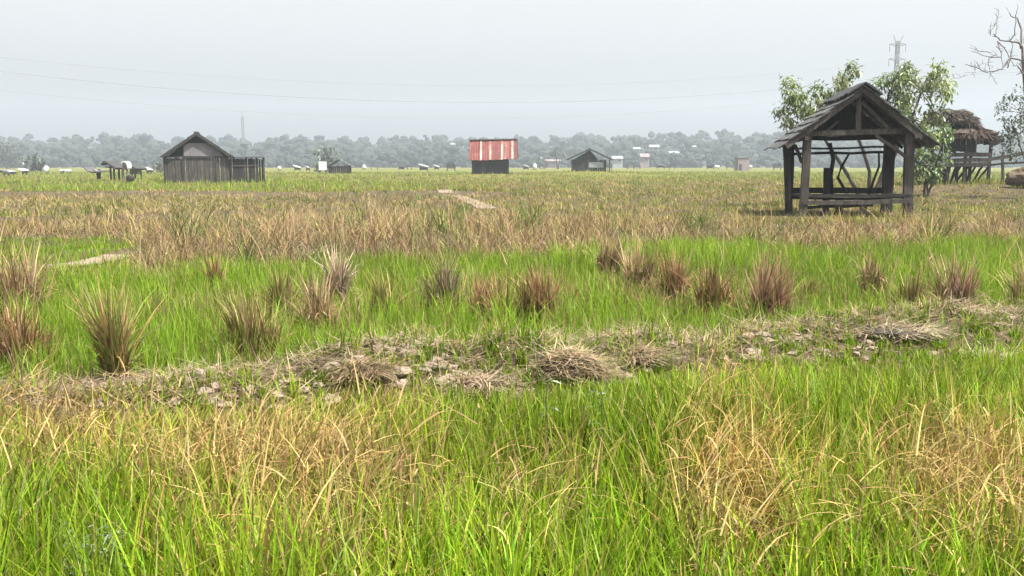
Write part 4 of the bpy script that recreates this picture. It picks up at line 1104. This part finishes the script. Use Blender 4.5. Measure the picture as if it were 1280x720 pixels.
u = rng.uniform(Ls[0], Ls[-1], N); x = np.interp(u, Ls, BUND[:, 0]) + rng.normal(0, .1, N); y = np.interp(u, Ls, BUND[:, 1]) + rng.normal(-.08, .21, N)
tc = tint(np.array([.30, .23, .15]), N, .35)
blade_mesh('straw_litter', np.stack([x, y, hgt(x, y) + rng.uniform(.01, .07, N)], -1), rng.uniform(.08, .3, N), rng.uniform(.004, .008, N), rng.uniform(0, 6.28, N), rng.normal(1.4, .2, N), rng.normal(.2, .3, N), tc * .9, tc, 3, M['straw'], 'short straw litter lying along the clod bank', 'straw litter', .5)
# straw heaps lying on the bank
def straw_heap(px, py, wpx, hpx, label, tone, n=900):
    d_ = ground_d(py - 4, .1); q_ = at(px, py - 4, d_); s_ = d_ / F
    rx, rz = wpx * s_ / 2 * .85, hpx * s_ * (.8 if wpx == 125 else .6)
    th1, r1 = rng.uniform(0, 6.28, n), np.sqrt(rng.random(n))
    lx_, ly_ = np.cos(th1) * r1 * rx, np.sin(th1) * r1 * rx * .55
    lz_ = rz * (1 - r1 ** 2) * rng.uniform(.4, 1.0, n)
    g0 = h1(q_.x, q_.y)
    tc_ = tint(np.array(tone), n, .3)
    o = blade_mesh('straw_heap', np.stack([lx_, ly_, lz_ + .0], -1), rng.uniform(.08, .26, n), rng.uniform(.005, .011, n), rng.normal(0, 1.6, n), rng.normal(1.5, .2, n), rng.normal(.25, .35, n), tc_ * .85, tc_, 4, M['straw'], None, None, .5)
    core = MB(); core.blob((0, 0, 0), (rx * .85, rx * .48, rz * .75), 3, .35, 2.2, px)
    co = core.build('straw_core', M['thatch'], o)
    o.location = (q_.x, q_.y, g0)
    return tag(o, label, 'straw heap', 'straw heaps on the earth bank')
straw_heap(708, 474, 125, 44, 'largest grey straw heap in the middle of the clod bank', (.38, .30, .185), 2200)
straw_heap(795, 462, 70, 24, 'flat straw heap touching the right of the largest one', (.36, .285, .175), 1000)
straw_heap(595, 484, 110, 26, 'pinkish long straw heap left of the largest one', (.42, .325, .22), 1500)
straw_heap(450, 486, 80, 26, 'brown low straw heap at the left end of the thick bank', (.35, .265, .16), 1100)
straw_heap(1110, 428, 150, 16, 'wide thin pale straw spread on the right stretch of the bank', (.44, .37, .25), 1300)
straw_heap(1235, 440, 70, 14, 'small pale straw spread at the right edge below the bank', (.44, .38, .26), 600)
straw_heap(655, 560, 50, 26, 'small brown straw bundle lying in the foreground grass', (.32, .22, .14), 700)

# ------------------------------------------------------------------ dry tufts standing in the young rice
def tuft(px, py, wpx, hpx, label, tone=(.22, .145, .09), n=None, droop=.5):
    d_ = ground_d(py + 6, 0.03); q_ = at(px, py + 6, d_); s_ = d_ / F
    rx, H_ = wpx * s_ / 2, (hpx + 15) * s_
    n = n or int((230 + 300 * wpx / 40) * random.uniform(.75, 1.2))
    ns = max(3, int(wpx / 7))                                   # a tuft is a few smaller stools grown together
    sc = rng.uniform(-.62, .62, (ns, 2)); sh = rng.uniform(.55, 1.1, ns); sl = rng.uniform(0, 6.28, ns); si = rng.integers(0, ns, n)
    bx = sc[si, 0] * rx + rng.normal(0, .16, n) * rx; by = sc[si, 1] * rx * .6 + rng.normal(0, .13, n) * rx
    tc_ = tint(np.array(tone), n, .42) * rng.uniform(.75, 1.15, ns)[si][:, None]
    gr = rng.random((n, 1)) < .12
    tc_ = np.where(gr, tint(np.array([.15, .21, .035]), n), tc_)
    az_ = np.where(rng.random(n) < .6, sl[si] + rng.normal(0, .6, n), rng.uniform(0, 6.28, n))
    broke = rng.random(n) < rng.uniform(.15, .35)                                 # stalks snapped over
    ln_ = np.where(broke, np.abs(rng.normal(.7, .4, n)), np.abs(rng.normal(.03, .07, n)) + .06 * sh[si])
    cu_ = np.where(broke, rng.gamma(2, .5, n), rng.gamma(1.6, droop * .5, n))
    o = blade_mesh('dry_grass_tuft', np.stack([bx, by, np.where(broke, rng.uniform(0, .4, n) * H_, 0)], -1), np.where(broke, .5, 1) * H_ * rng.uniform(.35, 1.22, n) * sh[si], rng.uniform(.008, .018, n) * (.6 + .06 * d_), az_, ln_, cu_, tc_ * .8, tc_ * 1.35, 4, M['straw'], None, None, .6, 2.4)
    o.location = (q_.x, q_.y, h1(q_.x, q_.y) - .01)
    return tag(o, label, 'dry tuft', 'dry tufts standing in the young rice')
RB = (.27, .165, .085); GB = (.33, .235, .13); OB = (.21, .16, .065)
for a in ((12, 390, 92, 84, 'tall tan tuft at the left edge, standing behind the drooping one', GB), (20, 448, 92, 76, 'broad drooping brown tuft at the left edge with a dark foot', RB),
          (148, 492, 40, 108, 'tall thin tuft rising at the left end of the clod bank', OB), (325, 456, 62, 88, 'dark fanned tuft in the left half of the green plot', OB),
          (300, 440, 26, 66, 'slim upright tuft leaning on the dark fanned one', OB), (398, 412, 44, 74, 'pale brown tuft right of the dark fanned one', GB),
          (424, 372, 36, 56, 'bleached tuft near the back edge of the plot, left of centre', (.36, .28, .20)), (268, 356, 22, 30, 'very small brown tuft at the back edge of the plot on the left', RB),
          (352, 400, 40, 60, 'loose olive tuft behind the pale brown tuft', OB), (480, 392, 32, 46, 'short olive tuft between two larger brown ones', OB),
          (548, 386, 58, 60, 'wide dark brown tuft left of the central row', (.17, .12, .08)), (612, 394, 66, 52, 'low broad tuft in the centre of the plot', RB), (668, 400, 56, 62, 'bushy brown tuft at the right end of the central row', RB),
          (714, 378, 24, 34, 'tiny brown tuft alone right of the central row', RB), (534, 430, 26, 36, 'small sparse tuft in front of the central row', OB),
          (800, 358, 40, 52, 'grey brown tuft near the back edge, right of centre', GB), (838, 376, 44, 54, 'brown tuft leaning beside the grey brown one', RB),
          (898, 394, 62, 60, 'round reddish tuft, left one of a pair below the open hut', RB), (964, 400, 54, 76, 'pointed reddish tuft, right one of a pair below the open hut', (.24, .145, .09)),
          (1088, 362, 42, 42, 'faint tan tuft below the right post of the open hut', GB), (1130, 402, 30, 54, 'thin upright tuft just left of the tall brown column', OB),
          (1190, 402, 58, 76, 'tall brown column tuft near the right side', (.24, .155, .10)), (1276, 398, 40, 62, 'pale tuft cut by the right edge', GB),
          (1012, 372, 24, 34, 'slim short tuft between the pointed one and the faint tan one', OB), (760, 340, 40, 40, 'low tan tuft at the back edge above the lone tiny one', GB)):
    tuft(*a)

# ------------------------------------------------------------------ a few single plants close to the camera
for px, base, top, lab in ((683, 640, 468, 'tall dark green stem standing alone in front of the brown straw bundle'), (752, 620, 478, 'shorter dark stem right of the tall dark green one in the foreground')):
    d_ = 4.3; a0, a1 = at(px, base, d_), at(px + 2, top, d_)
    g0 = h1(a0.x, a0.y); o = thing('tall_weed', lab, 'weed', (a0.x, a0.y, g0))
    H_ = a1.z - g0
    MB().tube([(0, 0, 0), (.01, 0, H_ * .4), (-.005, .01, H_ * .75), (.012, 0, H_)], [.006, .005, .004, .002], 6).build('stem', M['weedstem'], o, smooth=True)
    leaves([(0, 0, H_ * k_, .035) for k_ in (.35, .48, .6, .7, .8, .9, .97)], 60, .06, .012, [(.05, .10, .02), (.07, .12, .025)], droop=.1).build('leaves', M['leaf'], o)
d_ = 2.75; a0 = at(112, 690, d_); g0 = h1(a0.x, a0.y)
o = thing('feathery_weed', 'pale grey green feathery weed low in the left foreground', 'weed', (a0.x, a0.y, g0))
Hw = a0.z - g0 + .05; st = MB(); cs_ = []
for i in range(9):
    e = Vector((random.uniform(-.10, .10), random.uniform(-.08, .08), Hw * random.uniform(.75, 1.08)))
    pts = limb(st, (random.uniform(-.02, .02), random.uniform(-.02, .02), 0), e, .004, .002, .06)
    cs_ += [(p_.x, p_.y, p_.z, .04) for p_ in pts[3:]]
st.build('stems', M['weedstem'], o, smooth=True)
leaves(cs_, 260, .035, .008, [(.22, .27, .20), (.16, .22, .14)], droop=.2).build('leaves', M['leaf'], o)
